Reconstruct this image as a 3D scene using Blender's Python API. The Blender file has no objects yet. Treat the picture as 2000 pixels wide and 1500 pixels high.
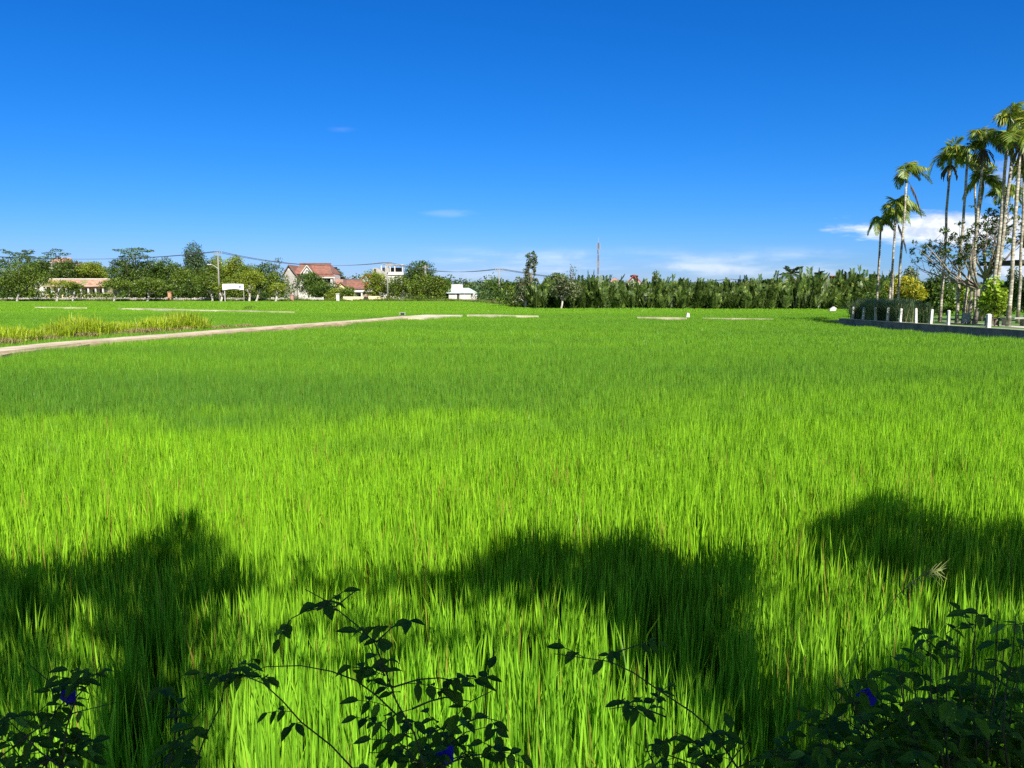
import bpy, math, random
import numpy as np
from mathutils import Vector, Matrix
R = math.radians
# ------------------------------------------------------------------ camera
scene = bpy.context.scene
F = 1540.0                      # focal length in pixels of the 2000 px wide photograph
PITCH = math.atan((750 - 572) / F)
CAM_Z = 2.5
cam_data = bpy.data.cameras.new("camera")
cam_data.sensor_width = 36.0
cam_data.lens = 36.0 * F / 2000.0
cam_data.clip_start = 0.05
cam_data.clip_end = 6000
cam = bpy.data.objects.new("camera", cam_data)
scene.collection.objects.link(cam)
cam.location = (0, 0, CAM_Z)
cam.rotation_euler = (math.pi / 2 - PITCH, 0, 0)
scene.camera = cam
# ------------------------------------------------------------------ light
SUN_AZ, SUN_EL = R(161), R(43)   # behind the camera, a little to the right
TO_SUN = Vector((math.sin(SUN_AZ) * math.cos(SUN_EL), math.cos(SUN_AZ) * math.cos(SUN_EL), math.sin(SUN_EL)))
sun_data = bpy.data.lights.new("sun", 'SUN')
sun_data.energy = 5.0
sun_data.angle = R(0.55)
sun_data.color = (1.0, 0.95, 0.86)
sun = bpy.data.objects.new("sun", sun_data)
scene.collection.objects.link(sun)
sun.rotation_euler = TO_SUN.to_track_quat('Z', 'Y').to_euler()
sun.location = (10, -30, 40)
scene.view_settings.view_transform = 'Standard'
scene.view_settings.look = 'None'
scene.view_settings.exposure = 0.95
scene.view_settings.gamma = 1.0
world = bpy.data.worlds.new("World")
scene.world = world
world.use_nodes = True
def build_world():
    nt = world.node_tree
    for n in list(nt.nodes): nt.nodes.remove(n)
    N = nt.nodes.new; L = nt.links.new
    out = N('ShaderNodeOutputWorld'); bg = N('ShaderNodeBackground'); bg.inputs['Strength'].default_value = 0.06
    sky = N('ShaderNodeTexSky'); sky.sky_type = 'NISHITA'; sky.sun_disc = False
    sky.sun_elevation = SUN_EL; sky.sun_rotation = SUN_AZ
    sky.altitude = 0; sky.air_density = 1.0; sky.dust_density = 0.2; sky.ozone_density = 4.0
    hs = N('ShaderNodeHueSaturation'); hs.inputs['Saturation'].default_value = 1.22; hs.inputs['Value'].default_value = 1.0
    L(sky.outputs[0], hs.inputs['Color'])
    geo = N('ShaderNodeTexCoord'); sep = N('ShaderNodeSeparateXYZ'); L(geo.outputs['Generated'], sep.inputs[0])
    def m(op, a, b=None, c=None, clamp=False):
        n = N('ShaderNodeMath'); n.operation = op; n.use_clamp = clamp
        for i, v in enumerate((a, b, c)):
            if v is None: continue
            if isinstance(v, (int, float)): n.inputs[i].default_value = v
            else: L(v, n.inputs[i])
        return n.outputs[0]
    X, Y, Z = sep.outputs
    Yc = m('MAXIMUM', Y, 0.08)
    u = m('DIVIDE', X, Yc); w = m('DIVIDE', Z, Yc)
    front = m('GREATER_THAN', Y, 0.1)
    def noise(su, sw, scale, detail, rough, off=0.0):
        cb = N('ShaderNodeCombineXYZ'); L(m('MULTIPLY', u, su), cb.inputs[0]); L(m('MULTIPLY', w, sw), cb.inputs[1]); cb.inputs[2].default_value = off
        t = N('ShaderNodeTexNoise'); t.inputs['Scale'].default_value = scale; t.inputs['Detail'].default_value = detail; t.inputs['Roughness'].default_value = rough
        L(cb.outputs[0], t.inputs['Vector']); return t.outputs['Fac']
    def smooth(v, lo, hi):
        n = N('ShaderNodeMapRange'); n.interpolation_type = 'SMOOTHSTEP'; n.clamp = True
        L(v, n.inputs[0]); n.inputs[1].default_value = lo; n.inputs[2].default_value = hi; n.inputs[3].default_value = 0; n.inputs[4].default_value = 1
        return n.outputs[0]
    def ell(cu, cw, ru, rw, nz, amp):
        a = m('DIVIDE', m('SUBTRACT', u, cu), ru); b = m('DIVIDE', m('SUBTRACT', w, cw), rw)
        d = m('SQRT', m('ADD', m('MULTIPLY', a, a), m('MULTIPLY', b, b)))
        return m('ADD', d, m('MULTIPLY', m('SUBTRACT', nz, 0.5), amp))
    n1 = noise(1, 4.5, 16, 6, 0.62)
    # long flat cloud behind the palms: sharp upper edge, feathered underside
    c1 = m('SUBTRACT', 1.0, smooth(ell(0.565, 0.079, 0.15, 0.021, n1, 1.5), 0.45, 1.15))
    c2 = m('MULTIPLY', m('SUBTRACT', 1.0, smooth(ell(0.60, 0.088, 0.10, 0.010, n1, 1.0), 0.5, 1.1)), 0.9)
    n2 = noise(1, 1.6, 26, 7, 0.6, 3.1)
    c3 = m('SUBTRACT', 1.0, smooth(ell(0.655, 0.035, 0.055, 0.033, n2, 1.6), 0.55, 1.05))
    c4 = m('MULTIPLY', m('SUBTRACT', 1.0, smooth(ell(0.66, 0.135, 0.07, 0.035, n2, 2.2), 0.5, 1.25)), 0.5)
    # thin veils low over the horizon
    n3 = noise(1, 7, 5, 5, 0.55, 7.0)
    band = m('MULTIPLY', smooth(w, 0.012, 0.03), m('SUBTRACT', 1.0, smooth(w, 0.035, 0.062)))
    c5 = m('MULTIPLY', m('MULTIPLY', band, smooth(n3, 0.40, 0.66)), m('MULTIPLY', smooth(u, -0.16, -0.05), 0.5))
    n4 = noise(1, 5, 22, 6, 0.6, 12.0)
    puff = m('MULTIPLY', smooth(w, 0.004, 0.01), m('SUBTRACT', 1.0, smooth(w, 0.017, 0.025)))
    c6 = m('MULTIPLY', m('MULTIPLY', puff, smooth(n4, 0.5, 0.66)), m('MULTIPLY', smooth(u, -0.1, 0.1), 0.4))
    # faint high wisps
    c7 = m('MULTIPLY', m('SUBTRACT', 1.0, smooth(ell(-0.075, 0.098, 0.030, 0.004, n1, 2.4), 0.0, 1.5)), 0.12)
    c8 = m('MULTIPLY', m('SUBTRACT', 1.0, smooth(ell(-0.21, 0.20, 0.014, 0.003, n1, 2.4), 0.0, 1.5)), 0.05)
    tot = c1
    for c in (c2, c3, c4, c5, c6, c7, c8): tot = m('MAXIMUM', tot, c)
    tot = m('MULTIPLY', tot, front)
    shade = N('ShaderNodeMixRGB'); L(smooth(n2, 0.35, 0.6), shade.inputs[0])
    shade.inputs[1].default_value = (5.6, 6.6, 8.6, 1); shade.inputs[2].default_value = (9.6, 9.9, 10.4, 1)
    mix = N('ShaderNodeMixRGB'); L(tot, mix.inputs[0])
    # deepen the blue: red falls off faster than green and blue towards the zenith
    sc_ = N('ShaderNodeSeparateColor'); cc_ = N('ShaderNodeCombineColor')
    mul = N('ShaderNodeMixRGB'); mul.blend_type = 'MULTIPLY'; mul.inputs[0].default_value = 1.0; mul.inputs[2].default_value = SKY_TINT
    L(hs.outputs[0], mul.inputs[1]); L(mul.outputs[0], sc_.inputs[0])
    L(m('MULTIPLY', m('POWER', m('MULTIPLY', sc_.outputs[0], 0.116), 1.7), 6.9), cc_.inputs[0])
    L(m('MULTIPLY', sc_.outputs[1], 0.69), cc_.inputs[1]); L(m('MULTIPLY', sc_.outputs[2], 1.04), cc_.inputs[2])
    # the half of the sky round the sun, behind the viewpoint, keeps its paler natural colour
    away = N('ShaderNodeMixRGB'); L(smooth(Y, -0.15, 0.35), away.inputs[0]); L(sky.outputs[0], away.inputs[1]); L(cc_.outputs[0], away.inputs[2])
    L(away.outputs[0], mix.inputs[1]); L(shade.outputs[0], mix.inputs[2])
    L(mix.outputs[0], bg.inputs['Color']); L(bg.outputs[0], out.inputs[0])
SKY_TINT = (0.75, 0.92, 1.15, 1)
build_world()
scene.render.engine = 'CYCLES'
scene.cycles.max_bounces = 6
scene.cycles.diffuse_bounces = 3
scene.cycles.transmission_bounces = 4
scene.cycles.transparent_max_bounces = 6
scene.cycles.use_denoising = False

# ------------------------------------------------------------------ geometry helpers
def ray(px, py):
    x = (px - 1000) / F; v = (py - 750) / F
    return Vector((x, math.cos(PITCH) - v * math.sin(PITCH), -(math.sin(PITCH) + v * math.cos(PITCH))))
def at(px, py, Y):
    d = ray(px, py); return Vector((0, 0, CAM_Z)) + d * (Y / d.y)
def ground(px, py, z=0.6):
    d = ray(px, py); return Vector((0, 0, CAM_Z)) + d * ((z - CAM_Z) / d.z)
def zat(py, Y): return at(1000, py, Y).z
def xat(px, py, Y): return at(px, py, Y).x
COL = scene.collection
def tag(o, label=None, cat=None, group=None, kind=None):
    if label: o['label'] = label
    if cat: o['category'] = cat
    if group: o['group'] = group
    if kind: o['kind'] = kind
    return o
def empty(name, loc, label, cat, group=None, rz=0.0):
    o = bpy.data.objects.new(name, None); COL.objects.link(o); o.location = loc; o.rotation_euler = (0, 0, rz)
    o.empty_display_size = 0.2
    return tag(o, label, cat, group)
def mesh_np(name, V, Fc, mat, smooth=False, extra=None):
    me = bpy.data.meshes.new(name)
    me.from_pydata([tuple(v) for v in V] if not isinstance(V, list) else V, [], Fc)
    for mm in (mat if isinstance(mat, (list, tuple)) else [mat]): me.materials.append(mm)
    if smooth: me.polygons.foreach_set('use_smooth', [True] * len(me.polygons))
    me.update(); return me
def quads_mesh(name, V, nper, mat, faces_local, smooth=False):
    """V: (n, nper, 3) array, the same local faces for every island."""
    n = V.shape[0]; me = bpy.data.meshes.new(name)
    verts = V.reshape(-1, 3)
    me.vertices.add(len(verts)); me.vertices.foreach_set('co', verts.astype(np.float32).ravel())
    base = (np.arange(n) * nper)
    loops = []; counts = []
    idx = np.concatenate([np.array(f) for f in faces_local])
    lens = [len(f) for f in faces_local]
    allidx = (base[:, None] + idx[None, :]).ravel()
    alllen = np.tile(np.array(lens), n)
    starts = np.concatenate([[0], np.cumsum(alllen)[:-1]])
    me.loops.add(len(allidx)); me.loops.foreach_set('vertex_index', allidx.astype(np.int32))
    me.polygons.add(len(alllen)); me.polygons.foreach_set('loop_start', starts.astype(np.int32)); me.polygons.foreach_set('loop_total', alllen.astype(np.int32))
    if smooth: me.polygons.foreach_set('use_smooth', [True] * len(alllen))
    me.materials.append(mat); me.update(calc_edges=True); me.validate(); return me
def link(name, me, parent=None, loc=None):
    o = bpy.data.objects.new(name, me); COL.objects.link(o)
    if parent: o.parent = parent
    if loc is not None: o.location = loc
    return o
class MB:
    def __init__(s): s.v = []; s.f = []
    def box(s, x0, x1, y0, y1, z0, z1):
        b = len(s.v)
        s.v += [(x0,y0,z0),(x1,y0,z0),(x1,y1,z0),(x0,y1,z0),(x0,y0,z1),(x1,y0,z1),(x1,y1,z1),(x0,y1,z1)]
        s.f += [(b,b+3,b+2,b+1),(b+4,b+5,b+6,b+7),(b,b+1,b+5,b+4),(b+1,b+2,b+6,b+5),(b+2,b+3,b+7,b+6),(b+3,b,b+4,b+7)]
        return s
    def poly(s, pts):
        b = len(s.v); s.v += [tuple(p) for p in pts]; s.f.append(tuple(range(b, b + len(pts)))); return s
    def slab(s, pts, t):
        """A sheet of thickness t under the polygon pts."""
        b = len(s.v); n = len(pts)
        s.v += [tuple(p) for p in pts] + [(p[0], p[1], p[2] - t) for p in pts]
        s.f.append(tuple(range(b, b + n))); s.f.append(tuple(range(b + 2*n - 1, b + n - 1, -1)))
        for i in range(n):
            j = (i + 1) % n; s.f.append((b + i, b + n + i, b + n + j, b + j))
        return s
    def extr(s, pts, d):
        """Polygon pts swept along vector d."""
        b = len(s.v); n = len(pts); d = Vector(d)
        s.v += [tuple(p) for p in pts] + [tuple(Vector(p) + d) for p in pts]
        s.f.append(tuple(range(b, b + n))); s.f.append(tuple(range(b + 2*n - 1, b + n - 1, -1)))
        for i in range(n):
            j = (i + 1) % n; s.f.append((b + i, b + n + i, b + n + j, b + j))
        return s
    def tube(s, pts, radii, seg=6, cap=True):
        pts = [Vector(p) for p in pts]; b = len(s.v); n = len(pts)
        if isinstance(radii, (int, float)): radii = [radii] * n
        for i, p in enumerate(pts):
            d = (pts[min(i+1, n-1)] - pts[max(i-1, 0)])
            d = d.normalized() if d.length > 1e-9 else Vector((0,0,1))
            a = d.cross(Vector((0,1,0))) if abs(d.y) < 0.9 else d.cross(Vector((1,0,0)))
            a.normalize(); c = d.cross(a)
            for k in range(seg):
                t = 2*math.pi*k/seg
                s.v.append(tuple(p + (a*math.cos(t) + c*math.sin(t)) * radii[i]))
        for i in range(n-1):
            for k in range(seg):
                k2 = (k+1) % seg
                s.f.append((b+i*seg+k, b+i*seg+k2, b+(i+1)*seg+k2, b+(i+1)*seg+k))
        if cap:
            s.f.append(tuple(b+k for k in range(seg-1, -1, -1))); s.f.append(tuple(b+(n-1)*seg+k for k in range(seg)))
        return s
    def build(s, name, mat, parent=None, smooth=False, loc=None):
        return link(name, mesh_np(name, s.v, s.f, mat, smooth), parent, loc)

# ------------------------------------------------------------------ materials
MATS = {}
def nodes_of(mat):
    nt = mat.node_tree
    for n in list(nt.nodes): nt.nodes.remove(n)
    return nt, nt.nodes.new, nt.links.new
def plain(name, c1, c2=None, scale=3.0, rough=0.8, bump=0.0, stretch=(1,1,1), metallic=0.0, detail=5):
    if name in MATS: return MATS[name]
    m = bpy.data.materials.new(name); m.use_nodes = True; nt, N, L = nodes_of(m)
    out = N('ShaderNodeOutputMaterial'); b = N('ShaderNodeBsdfPrincipled'); L(b.outputs[0], out.inputs[0])
    b.inputs['Roughness'].default_value = rough; b.inputs['Metallic'].default_value = metallic
    c2 = c2 or tuple(x * 0.7 for x in c1)
    g = N('ShaderNodeNewGeometry'); mp = N('ShaderNodeMapping'); mp.inputs['Scale'].default_value = stretch; L(g.outputs['Position'], mp.inputs[0])
    t = N('ShaderNodeTexNoise'); t.inputs['Scale'].default_value = scale; t.inputs['Detail'].default_value = detail; t.inputs['Roughness'].default_value = 0.65; L(mp.outputs[0], t.inputs['Vector'])
    r = N('ShaderNodeValToRGB'); r.color_ramp.elements[0].position = 0.36; r.color_ramp.elements[1].position = 0.64
    r.color_ramp.elements[0].color = (*c2, 1); r.color_ramp.elements[1].color = (*c1, 1)
    L(t.outputs['Fac'], r.inputs[0]); L(r.outputs[0], b.inputs['Base Color'])
    if bump:
        bp = N('ShaderNodeBump'); bp.inputs['Strength'].default_value = bump; bp.inputs['Distance'].default_value = 0.05; L(t.outputs['Fac'], bp.inputs['Height']); L(bp.outputs[0], b.inputs['Normal'])
    MATS[name] = m; return m
def leafmat(name, ca, cb, cc=None, trans=0.35, gloss=0.06, rough=0.45, ccfrac=0.08, noise=0.35):
    """Leaves: colour varies from leaf to leaf and slowly over the plant."""
    if name in MATS: return MATS[name]
    m = bpy.data.materials.new(name); m.use_nodes = True; nt, N, L = nodes_of(m)
    out = N('ShaderNodeOutputMaterial'); g = N('ShaderNodeNewGeometry')
    r = N('ShaderNodeValToRGB'); e = r.color_ramp.elements
    e[0].position = 0.0; e[0].color = (*ca, 1); e[1].position = 1.0 - ccfrac; e[1].color = (*cb, 1)
    if cc:
        e2 = r.color_ramp.elements.new(1.0 - ccfrac * 0.6); e2.color = (*cc, 1)
    L(g.outputs['Random Per Island'], r.inputs[0])
    t = N('ShaderNodeTexNoise'); t.inputs['Scale'].default_value = 0.45; t.inputs['Detail'].default_value = 3; L(g.outputs['Position'], t.inputs['Vector'])
    mr = N('ShaderNodeMapRange'); L(t.outputs['Fac'], mr.inputs[0]); mr.inputs[1].default_value = 0.3; mr.inputs[2].default_value = 0.7
    mr.inputs[3].default_value = 1 - noise; mr.inputs[4].default_value = 1 + noise
    mu = N('ShaderNodeVectorMath'); mu.operation = 'SCALE'; L(r.outputs[0], mu.inputs[0]); L(mr.outputs[0], mu.inputs['Scale'])
    d = N('ShaderNodeBsdfDiffuse'); tr = N('ShaderNodeBsdfTranslucent'); gl = N('ShaderNodeBsdfGlossy'); gl.inputs['Roughness'].default_value = rough; gl.inputs['Color'].default_value = (1, 1, 1, 1)
    L(mu.outputs[0], d.inputs[0]); L(mu.outputs[0], tr.inputs[0])
    m1 = N('ShaderNodeMixShader'); m1.inputs[0].default_value = trans; L(d.outputs[0], m1.inputs[1]); L(tr.outputs[0], m1.inputs[2])
    m2 = N('ShaderNodeMixShader'); m2.inputs[0].default_value = gloss*0.3; L(m1.outputs[0], m2.inputs[1]); L(gl.outputs[0], m2.inputs[2])
    L(m2.outputs[0], out.inputs[0]); MATS[name] = m; return m
def rice_material(name='rice_leaf'):
    m = bpy.data.materials.new(name); m.use_nodes = True; nt, N, L = nodes_of(m)
    out = N('ShaderNodeOutputMaterial'); g = N('ShaderNodeNewGeometry')
    def mr(v, a, b, c, d, smooth=False):
        n = N('ShaderNodeMapRange'); n.clamp = True
        if smooth: n.interpolation_type = 'SMOOTHSTEP'
        L(v, n.inputs[0])
        for i, x in enumerate((a, b, c, d)): n.inputs[i+1].default_value = x
        return n.outputs[0]
    def m_(op, a, b):
        n = N('ShaderNodeMath'); n.operation = op
        for i, v in enumerate((a, b)):
            if isinstance(v, (int, float)): n.inputs[i].default_value = v
            else: L(v, n.inputs[i])
        return n.outputs[0]
    def noise(scale, stretch, detail=4):
        mp = N('ShaderNodeMapping'); mp.inputs['Scale'].default_value = stretch; L(g.outputs['Position'], mp.inputs[0])
        t = N('ShaderNodeTexNoise'); t.inputs['Scale'].default_value = scale; t.inputs['Detail'].default_value = detail; t.inputs['Roughness'].default_value = 0.6; L(mp.outputs[0], t.inputs['Vector']); return t.outputs['Fac']
    def mix(f, a, b):
        n = N('ShaderNodeMixRGB')
        if isinstance(f, float): n.inputs[0].default_value = f
        else: L(f, n.inputs[0])
        for i, v in ((1, a), (2, b)):
            if isinstance(v, tuple): n.inputs[i].default_value = (*v, 1)
            else: L(v, n.inputs[i])
        return n.outputs[0]
    sep = N('ShaderNodeSeparateXYZ'); L(g.outputs['Position'], sep.inputs[0])
    isl = g.outputs['Random Per Island']
    young = mix(isl, RICE_A, RICE_B)
    deep = mix(isl, RICE_C, RICE_D)
    # the stand is thinner and yellower near the dyke, darker and bluer further out, in uneven drifts
    n_big = noise(0.09, (0.6, 1.6, 0.2), 5)
    n_mid = noise(0.45, (0.7, 1.5, 0.2), 4)
    dist = mr(m_('ADD', m_('ADD', sep.outputs[1], m_('MULTIPLY', sep.outputs[0], -0.22)), m_('MULTIPLY', m_('SUBTRACT', n_mid, 0.5), 13.0)), 8.5, 19.0, 0.0, 0.70, True)
    tail = mr(sep.outputs[1], 18.0, 34.0, 1.0, 0.85, True)
    f = m_('ADD', m_('MULTIPLY', dist, tail), m_('MULTIPLY', m_('SUBTRACT', n_big, 0.5), 1.1))
    f = mr(m_('ADD', f, m_('MULTIPLY', m_('SUBTRACT', n_mid, 0.5), 0.35)), 0.0, 1.0, 0.0, 1.0)
    col = mix(f, young, deep)
    # far plots beyond the bund are yellower again
    far = mr(sep.outputs[1], 72.0, 80.0, 0.0, 0.4, True)
    col = mix(far, col, young)
    # a ragged band of darker rice across the left half
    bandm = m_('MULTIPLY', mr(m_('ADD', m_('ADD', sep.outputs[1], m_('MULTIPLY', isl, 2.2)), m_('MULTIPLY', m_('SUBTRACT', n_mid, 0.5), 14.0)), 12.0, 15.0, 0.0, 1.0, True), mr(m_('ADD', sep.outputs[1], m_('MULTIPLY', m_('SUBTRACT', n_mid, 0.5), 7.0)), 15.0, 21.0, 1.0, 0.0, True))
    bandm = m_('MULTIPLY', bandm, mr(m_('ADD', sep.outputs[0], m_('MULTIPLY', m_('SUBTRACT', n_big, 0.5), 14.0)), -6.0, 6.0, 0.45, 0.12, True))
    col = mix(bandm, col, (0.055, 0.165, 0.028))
    nearm = mr(sep.outputs[1], 3.2, 6.5, 0.45, 0.0, True)
    col = mix(nearm, col, mix(isl, (0.09, 0.29, 0.015), (0.34, 0.72, 0.06)))
    # dry straw and seed heads
    n_dry = noise(0.9, (1, 1, 0.1), 3)
    dry_zone = m_('MULTIPLY', mr(m_('ADD', sep.outputs[1], m_('MULTIPLY', sep.outputs[0], 0.35)), 3.0, 5.0, 0.35, 1.0, True), mr(sep.outputs[1], 7.5, 12.0, 1.0, 0.05, True))
    thr = m_('SUBTRACT', 0.992, m_('MULTIPLY', m_('MULTIPLY', mr(n_dry, 0.48, 0.62, 0.0, 0.10), dry_zone), 1.0))
    dry = m_('GREATER_THAN', isl, thr)
    col = mix(m_('MULTIPLY', dry, 0.8), col, (0.30, 0.20, 0.045))
    # leaf bases are paler/brown
    d = N('ShaderNodeBsdfDiffuse'); tr = N('ShaderNodeBsdfTranslucent'); gl = N('ShaderNodeBsdfGlossy'); gl.inputs['Roughness'].default_value = 0.38
    L(col, d.inputs[0]); L(col, tr.inputs[0])
    m1 = N('ShaderNodeMixShader'); m1.inputs[0].default_value = 0.38; L(d.outputs[0], m1.inputs[1]); L(tr.outputs[0], m1.inputs[2])
    m2 = N('ShaderNodeMixShader'); m2.inputs[0].default_value = 0.018; L(m1.outputs[0], m2.inputs[1]); L(gl.outputs[0], m2.inputs[2])
    L(m2.outputs[0], out.inputs[0]); return m
RICE_A, RICE_B = (0.11, 0.28, 0.008), (0.36, 0.66, 0.026)
RICE_C, RICE_D = (0.065, 0.19, 0.024), (0.14, 0.31, 0.026)

# ------------------------------------------------------------------ setting: ground, path, bunds
def flat_strip(name, left, right, z0, z1, mat, kind='structure'):
    """A long low strip between two polylines, top at z1, sides down to z0."""
    mb = MB(); n = len(left)
    for i in range(n): mb.v += [(left[i][0], left[i][1], z1), (right[i][0], right[i][1], z1), (left[i][0], left[i][1], z0), (right[i][0], right[i][1], z0)]
    for i in range(n-1):
        a = 4*i; b = a + 4
        mb.f += [(a, a+1, b+1, b), (a, b, b+2, a+2), (a+1, a+3, b+3, b+1)]
    mb.f += [(0, 2, 3, 1), (4*n-4, 4*n-3, 4*n-1, 4*n-2)]
    o = mb.build(name, mat); tag(o, kind=kind); return o
def offset_line(pts, hw):
    L_, R_ = [], []
    for i, p in enumerate(pts):
        a = Vector(pts[max(i-1, 0)]); b = Vector(pts[min(i+1, len(pts)-1)]); d = (b - a).normalized(); nrm = Vector((-d.y, d.x))
        h = hw[i] if isinstance(hw, (list, tuple)) else hw
        L_.append(Vector(p) + nrm * h); R_.append(Vector(p) - nrm * h)
    return L_, R_
def densify(pts, step, jit=0.0, rng=None):
    out = []
    for i in range(len(pts)-1):
        a, b = Vector(pts[i]), Vector(pts[i+1]); n = max(1, int((b-a).length/step))
        for k in range(n):
            p = a.lerp(b, k/n)
            if rng and jit: p = p + Vector((rng.uniform(-jit, jit), rng.uniform(-jit, jit)))
            out.append(p)
    out.append(Vector(pts[-1])); return out
soil = plain('soil', (0.060, 0.072, 0.025), (0.035, 0.045, 0.016), 1.2, 0.9, 0.3)
concrete = plain('pale_concrete', (0.54, 0.45, 0.32), (0.34, 0.27, 0.18), 1.1, 0.9, 0.2)
dirt = plain('dry_dirt', (0.42, 0.30, 0.20), (0.24, 0.19, 0.10), 2.5, 0.95, 0.4)
sand = plain('pale_sand', (0.56, 0.50, 0.38), (0.34, 0.32, 0.16), 0.6, 0.95, 0.2)
g = MB(); g.poly([(-2500,-60,0),(2500,-60,0),(2500,3500,0),(-2500,3500,0)]); tag(g.build('ground', soil), kind='structure')
g2px = lambda lst, z: [tuple(ground(x, y, z).xy) for x, y in lst]
rng = random.Random(5)
PATH = g2px([(-260,712),(-120,696),(0,682),(130,669),(260,659),(420,646.5),(560,636),(700,626),(800,617.5)], 0.62)
pl, pr = offset_line(densify(PATH, 1.2, 0.07, rng), 0.62); flat_strip('path', pl, pr, 0, 0.62, concrete)
vl, vr = offset_line(densify(PATH, 0.9, 0.18, rng), 1.0); vl = [p + Vector((-0.15, 0)) for p in vl]
flat_strip('path_verge', vl, vr, 0, 0.56, dirt)
PAD = g2px([(788,619),(868,613.5)], 0.66); pl2, pr2 = offset_line(densify(PAD, 3), 1.7); flat_strip('path_landing', pl2, pr2, 0, 0.60, sand)
BUNDS = []
def bund(name, px, hw, mat, z=0.62, jit=0.15, seed=1):
    pts = g2px(px, z); d = densify(pts, 2.5, jit, random.Random(seed)); BUNDS.append((pts, hw + 0.35)); rr = random.Random(seed + 40); n = len(d)
    ws = [hw*rr.uniform(.45, 1.15)*min(1, .15 + 3.0*min(i, n-1-i)/n) for i in range(n)]
    l, r = offset_line(d, ws); flat_strip(name, l, r, 0, z, mat)
bund('bund', [(70,599.5),(120,600),(170,600.5)], 0.3, sand, 0.64, 0.4, 1)
bund('bund', [(222,601.5),(300,603),(380,605),(470,606.5),(575,608.5)], 0.42, sand, 0.64, 0.4, 2)
bund('bund', [(916,614.5),(960,615),(1010,616),(1052,616.5)], 0.7, sand, 0.65, 0.3, 3)
bund_shadow = plain('bund_shadow_tone', (0.14, 0.13, 0.06), (0.08, 0.09, 0.03), 1.5)  # dark colour stands in for the shadow along the channel and rice edge
bund('bund', [(1052,617.3),(1150,618),(1244,619)], 0.25, bund_shadow, 0.52, 0.08, 4)
bund('bund', [(1244,619),(1316,620),(1341,620.6)], 0.28, concrete, 0.66, 0.05, 6)
bund('bund', [(1372,620.6),(1440,621.5),(1510,622.5)], 0.15, concrete, 0.60, 0.08, 5)
bund('bund', [(1520,623),(1560,624),(1618,626)], 0.25, bund_shadow, 0.52, 0.08, 8)
bund('bund', [(1620,625.5),(1662,627.5)], 0.3, sand, 0.64, 0.05, 7)
# raised garden on the right, behind a low wall
WALL = [(21.3, 51.5), (21.75, 46), (22.3, 40), (22.7, 35.5), (23.1, 30), (23.6, 20)]
lawn_poly = [(WALL[0][0]+.25, WALL[0][1]-.1)] + [(x+.25, y) for x, y in WALL[1:]] + [(80, 20), (80, 62), (30, 62), (22.2, 51.9)]
grassmat = plain('lawn_green', (0.10, 0.20, 0.025), (0.06, 0.14, 0.02), 1.5, 0.9, 0.4)
lg = MB(); lg.slab([(x, y, 0.80) for x, y in lawn_poly], 0.80); tag(lg.build('lawn_terrace', grassmat), kind='structure')
slab_mat = plain('garden_path', (0.50, 0.46, 0.38), (0.34, 0.31, 0.26), 1.0)
gp = MB(); gp.slab([(24.6, 30, 0.815),(26.4, 30, 0.815),(25.9, 47, 0.815),(24.9, 47, 0.815)], 0.05); tag(gp.build('garden_path', slab_mat), kind='structure')

# ------------------------------------------------------------------ rice: one field of countless blades, geometry-node tiles
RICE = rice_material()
def blade_tile(name, n, size, h0, h1, w0, w1, seed, lean=0.16, mat=None, curve=0.22):
    r = np.random.default_rng(seed)
    if n > 250:     # tillers stand in loose hills
        k = max(6, int(n / 19)); hills = r.uniform(-size/2, size/2, (k, 2)); pick = r.integers(0, k, n)
        base = hills[pick] + r.normal(0, size*0.026 if size < 1.2 else 0.04, (n, 2))
    else: base = r.uniform(-size/2, size/2, (n, 2))
    h = r.uniform(h0, h1, n) * np.where(r.random(n) < 0.1, 1.12, 1.0); w = r.uniform(w0, w1, n)
    az = r.uniform(0, np.pi, n); la = r.uniform(0, 2*np.pi, n); lm = np.abs(r.normal(0, lean, n)); cv = np.abs(r.normal(0, curve, n))
    wx, wy = np.cos(az)*w/2, np.sin(az)*w/2
    V = np.zeros((n, 7, 3))
    ts = [(0.0, 0.6), (0.40, 1.0), (0.76, 0.72), (1.0, 0.0)]
    for i, (t, ww) in enumerate(ts):
        off = lm*t + cv*t**3
        cx = base[:, 0] + np.cos(la)*off*h; cy = base[:, 1] + np.sin(la)*off*h; cz = h*(t - 0.35*cv*t**3)
        if i < 3:
            V[:, 2*i, 0] = cx - wx*ww; V[:, 2*i, 1] = cy - wy*ww; V[:, 2*i, 2] = cz
            V[:, 2*i+1, 0] = cx + wx*ww; V[:, 2*i+1, 1] = cy + wy*ww; V[:, 2*i+1, 2] = cz
        else: V[:, 6, 0] = cx; V[:, 6, 1] = cy; V[:, 6, 2] = cz
    return quads_mesh(name, V, 7, mat or RICE, [(0,1,3,2), (2,3,5,4), (4,5,6)])
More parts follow.
